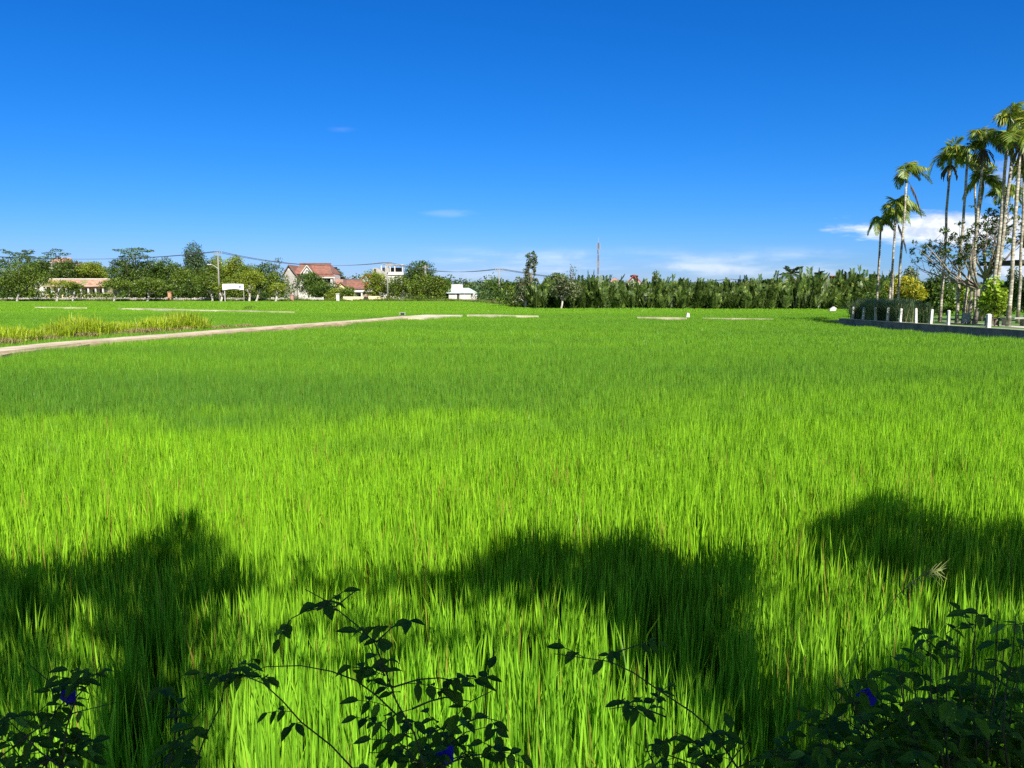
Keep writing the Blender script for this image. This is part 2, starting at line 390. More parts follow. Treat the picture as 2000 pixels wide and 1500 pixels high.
def scatter_object(name, pts, idx, rot, scl, tile_meshes, label, cat=None):
    """One object whose points carry tiles through a geometry-node modifier."""
    tc = bpy.data.collections.new(name + '_tiles')
    for i, me in enumerate(tile_meshes):
        tc.objects.link(bpy.data.objects.new('%s_tile_%02d' % (name, i), me))
    me = bpy.data.meshes.new(name); me.vertices.add(len(pts)); me.vertices.foreach_set('co', np.array(pts, dtype=np.float32).ravel())
    a = me.attributes.new('tile', 'INT', 'POINT'); a.data.foreach_set('value', np.array(idx, dtype=np.int32))
    a = me.attributes.new('turn', 'FLOAT', 'POINT'); a.data.foreach_set('value', np.array(rot, dtype=np.float32))
    a = me.attributes.new('grow', 'FLOAT', 'POINT'); a.data.foreach_set('value', np.array(scl, dtype=np.float32))
    o = link(name, me)
    ng = bpy.data.node_groups.new(name + '_scatter', 'GeometryNodeTree')
    ng.interface.new_socket('Geometry', in_out='INPUT', socket_type='NodeSocketGeometry'); ng.interface.new_socket('Geometry', in_out='OUTPUT', socket_type='NodeSocketGeometry')
    N, L = ng.nodes.new, ng.links.new
    gi, go = N('NodeGroupInput'), N('NodeGroupOutput')
    ci = N('GeometryNodeCollectionInfo'); ci.inputs['Collection'].default_value = tc; ci.inputs['Separate Children'].default_value = True; ci.inputs['Reset Children'].default_value = True
    ip = N('GeometryNodeInstanceOnPoints'); ip.inputs['Pick Instance'].default_value = True
    def attr(nm, ty):
        n = N('GeometryNodeInputNamedAttribute'); n.data_type = ty; n.inputs['Name'].default_value = nm; return n.outputs['Attribute']
    cb = N('ShaderNodeCombineXYZ'); L(attr('turn', 'FLOAT'), cb.inputs[2])
    sc = N('ShaderNodeCombineXYZ'); sc.inputs[0].default_value = 1; sc.inputs[1].default_value = 1; L(attr('grow', 'FLOAT'), sc.inputs[2])
    L(gi.outputs[0], ip.inputs['Points']); L(ci.outputs[0], ip.inputs['Instance']); L(attr('tile', 'INT'), ip.inputs['Instance Index']); L(cb.outputs[0], ip.inputs['Rotation']); L(sc.outputs[0], ip.inputs['Scale'])
    L(ip.outputs[0], go.inputs[0])
    md = o.modifiers.new('scatter', 'NODES'); md.node_group = ng
    tag(o, label, cat, kind='stuff'); return o
def seg_dist(px, py, pts):
    d = np.full(px.shape, 1e9)
    for i in range(len(pts)-1):
        ax, ay = pts[i][0], pts[i][1]; bx, by = pts[i+1][0], pts[i+1][1]; dx, dy = bx-ax, by-ay; l2 = dx*dx+dy*dy
        t = np.clip(((px-ax)*dx+(py-ay)*dy)/l2, 0, 1); d = np.minimum(d, np.hypot(px-(ax+t*dx), py-(ay+t*dy)))
    return d
def build_rice():
    tiles = []
    for s in range(4): tiles.append(blade_tile('rice_blades', 1000, 0.95, 0.36, 0.74, 0.008, 0.0150, 5+s, 0.035, curve=0.07))
    for s in range(4): tiles.append(blade_tile('rice_blades', 1250, 0.95, 0.32, 0.68, 0.007, 0.0130, 10+s, 0.04, curve=0.08))
    for s in range(3): tiles.append(blade_tile('rice_blades', 2300, 1.75, 0.44, 0.64, 0.014, 0.024, 20+s, 0.07, curve=0.12))
    for s in range(3): tiles.append(blade_tile('rice_blades', 1900, 4.3, 0.48, 0.64, 0.035, 0.06, 30+s, 0.10))
    P, I, T, S = [], [], [], []
    r = np.random.default_rng(3)
    nipa_edge = lambda x: 103.5
    for (y0, y1, step, i0, ni, size) in ((2.0, 7.6, 0.8, 0, 4, 0.95), (7.6, 28.4, 0.8, 4, 4, 0.95), (28.4, 84, 1.6, 8, 3, 1.75), (84, 205, 4.0, 11, 3, 4.3)):
        ys = np.arange(y0 + step/2, y1, step)
        for y in ys:
            hw = 0.66*y + 4.5; xs = np.arange(-hw, hw, step) + r.uniform(-.1, .1)*step
            yy = np.full(xs.shape, y) + r.uniform(-.06, .06, xs.shape)*step
            keep = np.ones(xs.shape, bool)
            sd = seg_dist(xs, yy, PATH); keep &= sd > 0.75 + 0.32*size
            for bp, hwid in BUNDS: keep &= seg_dist(xs, yy, bp) > hwid - 0.2 + 0.12*size
            keep &= seg_dist(xs, yy, PAD) > 1.5 + 0.2*size
            # the garden and everything right of its wall
            wallx = np.interp(yy, [20, 30, 35.5, 40, 46, 51.5], [23.6, 23.1, 22.7, 22.3, 21.75, 21.3])
            keep &= ~((xs > wallx - 0.25 - size*0.5) & (yy < 52.2 + size*0.5))
            # far limits: nipa grove on the right, tree line on the left
            lim = np.interp(xs/np.maximum(yy, 1), [-0.7, -0.05, 0.0, 0.012, 0.2, 0.42, 0.7], [192, 190, 180, 107, 103, 98, 94])
            keep &= yy < lim
            k = int(keep.sum())
            if not k: continue
            P += [(a, b, 0.0) for a, b in zip(xs[keep], yy[keep])]; I += list(i0 + r.integers(0, ni, k)); T += list(r.integers(0, 4, k)*math.pi/2 + r.uniform(-.05, .05, k)); S += list(r.uniform(0.94, 1.06, k))
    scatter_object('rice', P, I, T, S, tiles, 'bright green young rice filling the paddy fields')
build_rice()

# ------------------------------------------------------------------ plants
def leaf_cloud(name, clumps, leaf, mat, seed, per=None, aspect=0.5, shell=0.55, droop=0.0, dens=1.0):
    """clumps: list of (x,y,z,rx,ry,rz); many leaf-sized faces through each clump's volume."""
    r = np.random.default_rng(seed); A = []
    for (cx, cy, cz, rx, ry, rz) in clumps:
        n = int(per if per else dens * 5.0 * (rx*ry*rz)**(2/3) / (leaf*leaf*aspect))
        d = r.normal(0, 1, (n, 3)); d /= np.linalg.norm(d, axis=1)[:, None] + 1e-9
        rad = shell + (1-shell)*r.random(n)**0.5; rad *= r.uniform(0.85, 1.15, n)
        A.append(np.array([cx, cy, cz]) + d*rad[:, None]*np.array([rx, ry, rz]))
    C = np.concatenate(A); n = len(C)
    a = r.normal(0, 1, (n, 3)); a[:, 2] -= droop; a /= np.linalg.norm(a, axis=1)[:, None]
    b = np.cross(a, r.normal(0, 1, (n, 3))); b /= np.linalg.norm(b, axis=1)[:, None]
    L_ = (leaf*r.uniform(0.6, 1.3, n))[:, None]; W = L_*aspect
    V = np.stack([C - a*L_*.5, C + b*W*.5, C + a*L_*.5, C - b*W*.5], axis=1)
    return quads_mesh(name, V, 4, mat, [(0, 1, 2, 3)])
def trunk_mesh(name, base, targets, r0, mat, rng, fork=0.35, wob=0.05, lean=(0, 0)):
    """Tapered trunk to a fork, then limbs to every target."""
    mb = MB(); top = Vector((sum(t[0] for t in targets)/len(targets), sum(t[1] for t in targets)/len(targets), sum(t[2] for t in targets)/len(targets)))
    base = Vector(base); fk = base.lerp(top, fork); fk.x = base.x + (top.x-base.x)*fork + lean[0]; fk.y = base.y + lean[1]
    H = (fk-base).length; pts = [base]; 
    for t in (0.33, 0.66): pts.append(base.lerp(fk, t) + Vector((rng.uniform(-wob, wob)*H, rng.uniform(-wob, wob)*H, 0)))
    pts.append(fk); mb.tube(pts, [r0*1.15, r0*.95, r0*.85, r0*.72], 7)
    for t in targets:
        t = Vector(t); mid = fk.lerp(t, 0.5) + Vector((rng.uniform(-.1, .1), rng.uniform(-.1, .1), rng.uniform(-.05, .12)))*(t-fk).length
        mb.tube([fk - Vector((0, 0, r0*.5)), mid, t], [r0*.5, r0*.3, r0*.1], 5)
    return mesh_np(name, mb.v, mb.f, mat, True)
bark = plain('bark', (0.22, 0.18, 0.13), (0.12, 0.10, 0.07), 4, 0.95, 0.5, (1, 1, .25))
pale_bark = plain('pale_bark', (0.52, 0.47, 0.40), (0.30, 0.27, 0.22), 3, 0.95, 0.4, (1, 1, .25))
LEAF = {
 'dark': leafmat('leaf_dark', (0.022, 0.055, 0.007), (0.095, 0.165, 0.018), (0.20, 0.26, 0.04), noise=.5),
 'mid': leafmat('leaf_mid', (0.045, 0.09, 0.008), (0.15, 0.22, 0.02), (0.28, 0.29, 0.05), noise=.45),
 'light': leafmat('leaf_light', (0.11, 0.17, 0.010), (0.25, 0.31, 0.026), (0.38, 0.35, 0.05), noise=.4),
 'blue': leafmat('leaf_blue', (0.035, 0.075, 0.028), (0.085, 0.145, 0.055), (0.16, 0.21, 0.10)),
 'casuarina': leafmat('leaf_casuarina', (0.045, 0.07, 0.028), (0.12, 0.16, 0.06), (0.20, 0.18, 0.09), trans=0.25, ccfrac=0.18),
 'yellow': leafmat('leaf_yellow', (0.22, 0.22, 0.012), (0.46, 0.42, 0.02), (0.10, 0.16, 0.02), ccfrac=0.3),
 'lime': leafmat('leaf_lime', (0.14, 0.26, 0.012), (0.34, 0.46, 0.03), (0.48, 0.46, 0.08)),
}
def tree(label, x0, x1, y0, y1, base, Y, kind='mid', seed=1, n=9, tx=None, leaf=None, tiers=False, blobs=None, trunk=None, name='tree', group=None, cat='tree', dens=1.0, open_=1.0, clump=1.0, barkm=None, depth=None, bz=0.0):
    """A tree whose crown fills the box x0..x1, y0..y1 of the photograph at distance Y; base = pixel row of its foot."""
    rng = random.Random(seed); a = at(x0, y1, Y); b = at(x1, y0, Y); W = b.x - a.x; H = b.z - a.z
    tx = (x0+x1)/2 if tx is None else tx; bx = at(tx, base or 590, Y).x
    root = empty(name, (bx, Y, bz), label, cat, group)
    cx = (a.x+b.x)/2 - bx; cz = (a.z+b.z)/2 - bz; D = depth or min(W, 8)*0.8
    leaf = leaf or max(0.30, Y*0.0021)
    cl = []
    if blobs:
        for (px, py, hx, hy) in blobs:
            p = at(px, py, Y); rx = hx*Y/F; cl.append((p.x - bx, rng.uniform(-.2, .2)*D, p.z - bz, rx, max(rx*.7, .5), hy*Y/F))
    elif tiers:
        nt = tiers
        for i in range(nt):
            t = i/(nt-1) if nt > 1 else 0; z = a.z - bz + H*(0.12+0.82*t); ww = W*(0.5 - 0.26*t**1.5)*rng.uniform(.85, 1.1)
            k = 6 if t < .8 else 4
            for j in range(k):
                an = rng.uniform(0, 2*math.pi); q = rng.uniform(.2, .72)
                cl.append((cx + math.cos(an)*ww*q, math.sin(an)*D*.5*q, z + rng.uniform(-.06, .06)*H, ww*.38, ww*.36, H*0.07))
    else:
        for i in range(n):
            while True:
                u, v, w_ = rng.uniform(-1, 1), rng.uniform(-1, 1), rng.uniform(-1, 1)
                if u*u + v*v + w_*w_ < 1: break
            q = 0.72; s = rng.uniform(.24, .44)*clump
            cl.append((cx + u*W/2*q, w_*D/2*q, cz + v*H/2*q, min(W, D*1.6)*s*.9, D*s, H*s*rng.uniform(.7, 1.0)))
        cl.append((cx + rng.uniform(-.15, .15)*W, 0, cz + H*.33, W*.2*clump, D*.22, H*.18))
        cl.append((cx - W*.34, 0, cz - H*.05, W*.15, D*.2, H*.16)); cl.append((cx + W*.34, 0, cz - H*.12, W*.15, D*.2, H*.16))
    r0 = trunk or max(0.14, W*.022)
    tg = [(c[0], c[1], c[2]) for c in cl if rng.random() < .8][:9] or [cl[0][:3]]
    link('trunk', trunk_mesh('trunk', (0, 0, -0.1), tg, r0, barkm or bark, rng, 0.45), root)
    link('crown', leaf_cloud('crown', cl, leaf, LEAF[kind], seed, dens=2.1*dens, shell=0.45*open_), root)
    return root
# --- fronds
def frond_arrays(base, az, length, rise, sag, nl, ll, lw, rng, droop=0.5, wind=0.0, twist=0.0, stem0=0.12, fold=0.5, petiole=0.15, along=0.65, tipmin=0.0):
    """Returns rachis points and leaflet quads of one pinnate frond."""
    d = Vector((math.cos(az), math.sin(az), 0)); pts = []
    for i in range(9):
        t = i/8; h = length*(math.cos(rise)*t); z = length*(math.sin(rise)*t) - sag*length*t*t
        p = Vector(base) + d*h*(1-0.15*t*t) + Vector((wind*length*t*t, 0, z)); pts.append(p)
    quads = []
    for k in range(nl):
        t = petiole + (1-petiole)*(k+0.5)/nl; f = t*8; i = min(int(f), 7); p = pts[i].lerp(pts[i+1], f-i)
        tan = (pts[i+1]-pts[i]).normalized(); side = tan.cross(Vector((0, 0, 1)))
        side = side.normalized() if side.length > 1e-3 else Vector((-d.y, d.x, 0)); up = side.cross(tan)
        l = ll*max(tipmin, math.sin(math.pi*min(1, 0.18+0.80*t))**0.6)*rng.uniform(.85, 1.1)
        for s in (-1, 1):
            dr = (side*s*math.cos(fold) + up*math.sin(fold)*0.6 + tan*along + Vector((wind*.5, 0, -droop*rng.uniform(.6, 1.3)))).normalized()
            tip = p + dr*l; mid = p + dr*l*.5 + Vector((0, 0, droop*l*.10)); wv = tan.cross(dr).cross(dr).normalized()*lw*.5
            quads.append((p, mid + wv, tip, mid - wv))
    return pts, quads
def frond_part(name, fr, mat, parent, stemmat_r=0.02):
    V = []; 
    pts, quads = fr
    mb = MB(); n = len(pts)
    for q in quads:
        b = len(mb.v); mb.v += [tuple(x) for x in q]; mb.f.append((b, b+1, b+2, b+3))
    mb.tube(pts[::2], [stemmat_r*(1-.8*i/4) for i in range(5)], 4, cap=False)
    return mb.build(name, mat, parent) if parent is not None else mb
PALMLEAF = leafmat('areca_leaf', (0.08, 0.15, 0.014), (0.27, 0.37, 0.03), (0.42, 0.34, 0.05), trans=0.4, gloss=0.10, ccfrac=0.12, noise=0.25)
NIPALEAF = leafmat('nipa_leaf', (0.020, 0.048, 0.009), (0.10, 0.165, 0.022), (0.24, 0.28, 0.07), trans=0.3, gloss=0.06, rough=0.5, ccfrac=0.09, noise=0.3)  # the third, pale colour paints glossy highlights onto some leaflets
COCOLEAF = leafmat('coconut_leaf', (0.03, 0.065, 0.02), (0.09, 0.14, 0.03), (0.2, 0.2, 0.05), trans=0.3, gloss=0.1)
def ringed_bark():
    m = bpy.data.materials.new('areca_bark'); m.use_nodes = True; nt, N, L = nodes_of(m)
    out = N('ShaderNodeOutputMaterial'); b = N('ShaderNodeBsdfPrincipled'); L(b.outputs[0], out.inputs[0]); b.inputs['Roughness'].default_value = 0.85
    g = N('ShaderNodeNewGeometry'); s = N('ShaderNodeSeparateXYZ'); L(g.outputs['Position'], s.inputs[0])
    t = N('ShaderNodeTexNoise'); t.inputs['Scale'].default_value = 5; t.inputs['Detail'].default_value = 5; L(g.outputs['Position'], t.inputs['Vector'])
    w = N('ShaderNodeMath'); w.operation = 'MULTIPLY'; L(s.outputs[2], w.inputs[0]); w.inputs[1].default_value = 42
    sn = N('ShaderNodeMath'); sn.operation = 'SINE'; L(w.outputs[0], sn.inputs[0])
    gt = N('ShaderNodeMath'); gt.operation = 'GREATER_THAN'; L(sn.outputs[0], gt.inputs[0]); gt.inputs[1].default_value = 0.82
    r = N('ShaderNodeValToRGB'); r.color_ramp.elements[0].position = 0.38; r.color_ramp.elements[1].position = 0.62
    r.color_ramp.elements[0].color = (0.14, 0.12, 0.08, 1); r.color_ramp.elements[1].color = (0.48, 0.44, 0.35, 1); L(t.outputs['Fac'], r.inputs[0])
    mx = N('ShaderNodeMixRGB'); L(gt.outputs[0], mx.inputs[0]); L(r.outputs[0], mx.inputs[1]); mx.inputs[2].default_value = (0.16, 0.14, 0.10, 1); L(mx.outputs[0], b.inputs['Base Color'])
    return m
ARECABARK = ringed_bark()
shaft_mat = plain('crownshaft', (0.13, 0.17, 0.04), (0.07, 0.10, 0.03), 3, 0.5)
fruit_mat = plain('palm_fruit', (0.035, 0.04, 0.02), (0.08, 0.05, 0.02), 8, 0.7)
def areca(label, base_px, base_Y, crown_px, span=1.0, seed=1, fruit=False, wind=0.18, r0=0.085, lo=False, up=0.9, nf=12, bz=0.80):
    rng = random.Random(seed); bx = at(base_px, 620, base_Y).x; top = at(crown_px[0], crown_px[1], base_Y)
    root = empty('areca_palm', (bx, base_Y, bz), label, 'palm tree', 'slender areca palms in the walled garden')
    tp = Vector((top.x-bx, rng.uniform(-.2, .2), top.z-bz)); H = tp.z
    shaft = 0.8; pts = []
    for i in range(8):
        t = i/7; bow = math.sin(t*math.pi)*0.012*H*rng.uniform(-1, 1)*.4
        pts.append(Vector((tp.x*(t**1.25) + bow, tp.y*t, (H-shaft)*t)))
    mb = MB(); mb.tube(pts, [r0*1.35] + [r0*(1-.25*i/7) for i in range(1, 8)], 8); mb.build('trunk', ARECABARK, root, True)
    sh = MB(); sh.tube([pts[-1], pts[-1].lerp(tp, .4), tp], [r0*.85, r0*1.05, r0*.5], 8); sh.build('crownshaft', shaft_mat, root, True)
    nf += rng.randint(-3, 2)
    for k in range(nf):
        az = 2*math.pi*k/nf + rng.uniform(-.35, .35); rise = rng.uniform(.25, 1.5)*(.6+.4*up)
        fr = frond_arrays(tp, az, span*rng.uniform(1.0, 1.5), rise, rng.uniform(.35, 1.35), 30, .62*span, .062, rng, droop=rng.uniform(.3, 2.0), wind=wind*rng.uniform(.5, 1.3), fold=.5)
        frond_part('frond', fr, PALMLEAF, root, .022)
    if seed in (3, 4, 10, 14):
        fr = frond_arrays(pts[-1] + Vector((.08, 0, .15)), rng.uniform(-.5, .5), 1.7*span, -.9, .5, 22, .5, .05, rng, droop=2.2)
        o = frond_part('dead_frond', fr, leafmat('dead_frond_leaf', (0.13, 0.08, 0.04), (0.26, 0.17, 0.09), None), root, .02)
    if fruit:
        fm = MB()
        for k in range(22):
            az = rng.uniform(0, 6.28); l = rng.uniform(.3, .65); e = pts[-1] + Vector((math.cos(az)*l*.8, math.sin(az)*l*.8, -.25-rng.uniform(0, .35)))
            fm.tube([pts[-1] + Vector((0, 0, .1)), pts[-1].lerp(e, .5) + Vector((0, 0, .18)), e, e - Vector((0, 0, .22))], [.02, .03, .035, .012], 4)
        fm.build('fruit_cluster', fruit_mat, root)
    return root
def build_arecas():
    A = areca
    A('leftmost areca palm of the row, short with a small drooping crown', 1711, 53.5, (1719, 428), .95, 1, up=.6)
    A('second areca palm from the left, short and leaning right with a spread crown', 1736, 52, (1754, 398), 1.15, 2, wind=.3)
    A('slim areca palm with dead hanging frond behind the two shortest palms', 1741, 55, (1747, 412), 1.0, 3, up=.6, r0=.07)
    A('areca palm with a windblown crown standing above the two shortest palms', 1752, 51, (1770, 333), 1.05, 4, wind=.35)
    A('lone straight areca palm with a dark fruit cluster under its crown', 1836, 46.3, (1858, 298), 1.15, 5, True, wind=.2)
    A('areca palm just right of the one with the fruit cluster, crown touching it', 1869, 44.2, (1893, 290), 1.0, 6, wind=.15)
    A('areca palm with a tall tuft of upright fronds, left of the tallest pair', 1893, 43.6, (1922, 266), 1.2, 7, True, wind=.2, up=1.1)
    A('low areca palm with a broad bright yellow green crown', 1881, 44.5, (1918, 352), 1.15, 8, wind=.15, r0=.08)
    A('thin areca palm with a dark low crown between the taller trunks', 1904, 46, (1906, 312), .8, 9, r0=.07, up=.6)
    A('tallest areca palm with its windblown crown near the top right corner', 1937, 41.5, (1972, 236), 1.25, 10, True, wind=.3, up=1.1, r0=.1)
    A('areca palm standing close beside the tallest one, crown a little lower', 1942, 42.5, (1978, 282), 1.15, 11, wind=.15, r0=.1)
    A('dark low crowned areca palm half hidden behind the tall pair', 1938, 47, (1964, 372), 1.0, 12, up=.6, r0=.08)
    A('areca palm in front of the garden bench with its crown at the right edge', 1970, 39.8, (1993, 262), 1.2, 13, True, wind=.1, r0=.1)
    A('areca palm at the far right edge with a low olive crown', 1988, 44, (1999, 325), 1.05, 14, wind=.1, r0=.085)
    A('areca palm whose crown is cut by the right edge of the photo', 2008, 40, (2022, 235), 1.2, 15, wind=.1, r0=.1)
build_arecas()
def nipa_proto(seed, h):
    rng = random.Random(seed); V = []
    mb = MB(); nf = rng.randint(9, 13)
    fr = []
    for k in range(nf):
        az = rng.uniform(0, 2*math.pi); lean = abs(rng.gauss(0, .28)) + .06; L_ = h*rng.uniform(.6, 1.15)
        b = Vector((math.cos(az)*.3, math.sin(az)*.3, 0))
        pts, qs = frond_arrays(b, az, L_, math.pi/2 - lean, rng.uniform(.02, .30), 22, .85, .17, rng, droop=rng.uniform(-.2, .6), wind=rng.uniform(-.12, .16), fold=.35, petiole=.28, along=.8, tipmin=.55)
        for q in qs:
            bb = len(mb.v); mb.v += [tuple(x) for x in q]; mb.f.append((bb, bb+1, bb+2, bb+3))
        mb.tube(pts[::2], [.06, .05, .04, .03, .015], 4, cap=False)
    return mesh_np('nipa_fronds', mb.v, mb.f, NIPALEAF)
def build_nipas():
    protos = [nipa_proto(100+i, 4.7) for i in range(7)]; rng = random.Random(8)
    lab = 'nipa palm clump of tall upright fronds in the long grove behind the paddy'
    count = 0
    for row, (dy, sc) in enumerate(((0, .82), (2.6, .97), (5.5, 1.06), (9, 1.1))):
        x = 1048 + row*4
        while x < 1700 + row*22:
            Y = float(np.interp(x, [880, 1050, 1300, 1700, 1900], [108, 105, 102, 97, 94])) + dy + rng.uniform(-.8, .8)
            p = at(x, 590, Y)
            hs = float(np.interp(x, [880, 1050, 1150, 1190, 1230, 1300, 1400, 1480, 1600, 1760], [.85, .92, 1.02, 1.02, .94, .94, .92, 1.0, 1.14, 1.2])) if row else .9
            o = link('nipa_palm', protos[rng.randrange(7)]); o.location = (p.x, Y, -.1); o.rotation_euler = (0, 0, rng.uniform(0, 6.28))
            s = sc*hs*rng.uniform(.88, 1.1); o.scale = (s*1.02, s*1.02, s)
            tag(o, lab, 'nipa palm', 'nipa palms of the long grove'); count += 1
            x += rng.uniform(19, 30)
build_nipas()
def coconut(label, px, base, Y, cpy, span, seed, bz=0.0, r0=.16):
    rng = random.Random(seed); p = at(px, cpy, Y); root = empty('coconut_palm', (p.x, Y, bz), label, 'palm tree')
    tp = Vector((0, 0, p.z-bz)); mb = MB(); mb.tube([(-.4, 0, 0), (-.2, 0, tp.z*.5), tp], [r0*1.2, r0, r0*.8], 6); mb.build('trunk', bark, root, True)
    m2 = MB()
    for k in range(16):
        az = 2*math.pi*k/16 + rng.uniform(-.2, .2)
        pts, qs = frond_arrays(tp, az, span*rng.uniform(.85, 1.1), rng.uniform(-.1, 1.15), rng.uniform(.25, .6), 20, span*.26, .13, rng, droop=.7, wind=.05)
        for q in qs:
            bb = len(m2.v); m2.v += [tuple(x) for x in q]; m2.f.append((bb, bb+1, bb+2, bb+3))
        m2.tube(pts[::2], [.05, .045, .04, .03, .015], 4, cap=False)
    m2.build('crown', COCOLEAF, root); return root
coconut('coconut palm rising alone above the nipa grove', 1545, 600, 112, 534, 2.3, 1)
coconut('coconut palm crown peeking over the trees near the left edge', 53, 585, 232, 500, 4.0, 2)
coconut('shaggy coconut palm just right of the two storey red roofed house', 652, 585, 232, 531, 3.6, 3)
coconut('coconut palm behind the red roofed houses, leaning right', 662, 585, 236, 543, 3.0, 4)
coconut('small coconut palm at the right end of the nipa grove', 1598, 600, 110, 541, 1.8, 5)
coconut('palm crown showing between the far bushes left of the grove', 985, 590, 170, 556, 2.0, 6)

# --- trees on the left, back to front
def build_left_trees():
    T = tree
    T('large dark almond tree at the left edge, its crown reaching over the fence', -25, 62, 496, 572, 586, 212, 'dark', 11, dens=1.2, blobs=[(6,488,6,2),(14,493,10,3),(28,497,14,5),(50,505,12,6),(20,510,22,8),(-6,515,20,9),(44,520,20,9),(12,528,24,10),(-12,540,22,12),(36,542,24,12),(62,532,14,8),(8,556,26,11),(48,558,22,10)])
    T('tall almond tree with flat tiers above the pinkish building', 76, 138, 486, 545, 586, 226, 'dark', 12, tx=110, blobs=[(110,489,13,3.2),(94,495,14,3),(124,496,12,3),(88,504,10,4),(108,503,16,5),(128,508,13,5),(100,515,18,7),(122,520,18,8),(108,532,26,9)])
    T('dark rounded tree behind the long tiled house', 96, 172, 508, 560, 586, 222, 'dark', 13, 10)
    T('dark tree filling the gap left of the tiered almond tree', 40, 110, 506, 560, 586, 224, 'dark', 131, 10)
    T('yellow green tree behind the right end of the long tiled house', 158, 212, 510, 556, 586, 220, 'light', 14, 9)
    T('huge spreading almond tree with a flat tiered top', 206, 302, 484, 572, 586, 210, 'dark', 15, tx=252, dens=1.2, blobs=[(262,486,20,2.6),(236,489,13,2.4),(286,490,15,2.6),(260,494,22,5),(244,503,18,5),(276,502,20,6),(226,512,16,6),(256,514,26,8),(292,516,18,8),(214,528,14,8),(240,532,24,11),(276,534,24,11),(222,548,18,10),(258,552,26,12),(292,550,20,12)])
    T('dark bushy crown filling the middle of the huge almond tree group', 210, 312, 510, 574, 586, 212, 'dark', 151, 13, tx=262)
    T('dark tree on the right shoulder of the huge almond tree', 286, 350, 502, 574, 586, 214, 'dark', 16, 11)
    T('tall bluish tree rising highest between the almond tree and the utility pole', 363, 411, 487, 560, 586, 216, 'blue', 17, 11, dens=1.1)
    T('wide olive tree in front of the tall bluish tree', 336, 402, 520, 576, 586, 207, 'mid', 18, 10)
    T('olive tree left of the white banner', 385, 445, 514, 576, 586, 208, 'mid', 19, 10)
    T('light green tree just left of the street lamp pole', 408, 450, 500, 556, 586, 218, 'light', 20, 9)
    T('light green tree just right of the street lamp pole', 434, 476, 498, 556, 586, 219, 'light', 21, 9)
    T('mid green tree above the white banner', 448, 505, 516, 572, 586, 210, 'mid', 22, 10)
    T('dark tree right of the white banner', 490, 540, 514, 576, 586, 212, 'dark', 23, 10)
    T('shrubby tree against the gable of the two storey house', 520, 566, 530, 584, 587, 208, 'mid', 24, 9)
    T('thin open tree with sparse leaves left of the red roof', 528, 556, 502, 540, 586, 214, 'blue', 25, 9, dens=.35, open_=.2, leaf=.5, clump=.7)
    T('dark tree behind the middle of the left tree line', 300, 380, 512, 572, 586, 226, 'dark', 251, 10)
    T('dark tree filling behind the banner trees', 420, 520, 516, 574, 586, 226, 'dark', 252, 12)
    T('olive tree under the flat topped almond, above the long house', 150, 206, 516, 556, 586, 226, 'mid', 253, 9)
    T('mid green tree between the tall bluish tree and the fence', 352, 420, 540, 582, 586, 200, 'dark', 254, 10)
    T('mid green tree behind the banner posts', 440, 500, 545, 584, 586, 201, 'mid', 255, 10)
    T('yellowish tree tip over the banner', 480, 512, 522, 550, 586, 204, 'light', 256, 7)
    T('dark tree low under the spreading almond', 262, 346, 548, 584, 586, 202, 'dark', 257, 10)
    T('dark low tree before the left edge fence', -30, 78, 552, 584, 586, 204, 'dark', 258, 11)
    # around the houses
    T('dark green tree standing in front of the two storey house', 582, 634, 532, 582, 587, 204, 'dark', 26, 10, tx=600)
    T('low dark bushy tree before the right corner of the two storey house', 604, 662, 549, 584, 588, 201, 'dark', 27, 10)
    T('small yellow green tree by the white gate pillar', 634, 668, 562, 588, 589, 198, 'light', 28, 7)
    T('small bushy tree between the gate pillar and the yellow gabled house', 662, 700, 560, 590, 590, 197, 'mid', 29, 8)
    T('round light green tree left of the transformer pole', 712, 760, 534, 584, 588, 203, 'light', 30, 10, dens=1.1)
    T('green tree right of the transformer pole', 752, 802, 538, 584, 588, 202, 'mid', 31, 10)
    T('tall dark feathery tree, highest in the middle of the village', 784, 848, 509, 570, 588, 218, 'dark', 32, 13, dens=1.2)
    T('olive tree in front of the tall dark feathery tree', 795, 850, 534, 584, 588, 205, 'mid', 33, 10)
    T('rounded green tree at the right end of the village trees', 836, 882, 540, 582, 588, 206, 'mid', 34, 10)
    T('small dark tree beside the white house with the pale roof', 860, 884, 545, 588, 589, 209, 'dark', 35, 6)
    T('low tree between the white house and the lone pole', 930, 966, 549, 588, 589, 200, 'blue', 36, 7, dens=.8)
    T('low dark tree with two thin tops left of the lone pole', 946, 976, 547, 589, 590, 190, 'dark', 37, 6)
    T('yellow green tree just right of the lone pole', 980, 1016, 560, 588, 590, 150, 'light', 38, 7)
    T('dark low tree behind the yellow green one near the lone pole', 968, 1024, 552, 588, 590, 172, 'dark', 39, 8)
    # roadside row, pale trunks in front of the fence
    row = [(30, -5, 92, 518, 570, 'mid'), (110, 84, 150, 546, 562, 'light'), (143, 126, 165, 552, 568, 'mid'), (220, 200, 262, 543, 567, 'mid'), (287, 262, 336, 541, 568, 'mid'),
           (415, 382, 444, 536, 570, 'mid'), (431, 418, 452, 552, 574, 'light'), (486, 462, 512, 532, 564, 'light'), (499, 490, 526, 540, 566, 'mid'), (538, 526, 560, 552, 574, 'light')]
    wh = ['with the widest crown, near the left edge', 'feathery, in front of the tiled roof', 'small, before the house veranda', 'with a forked trunk right of the tiled house', 'broad, under the huge almond tree',
          'broad, left of the banner', 'narrow, directly left of the banner pole', 'with a forked leaning trunk right of the banner', 'slim, second to the right of the banner', 'small, in front of the house gable']
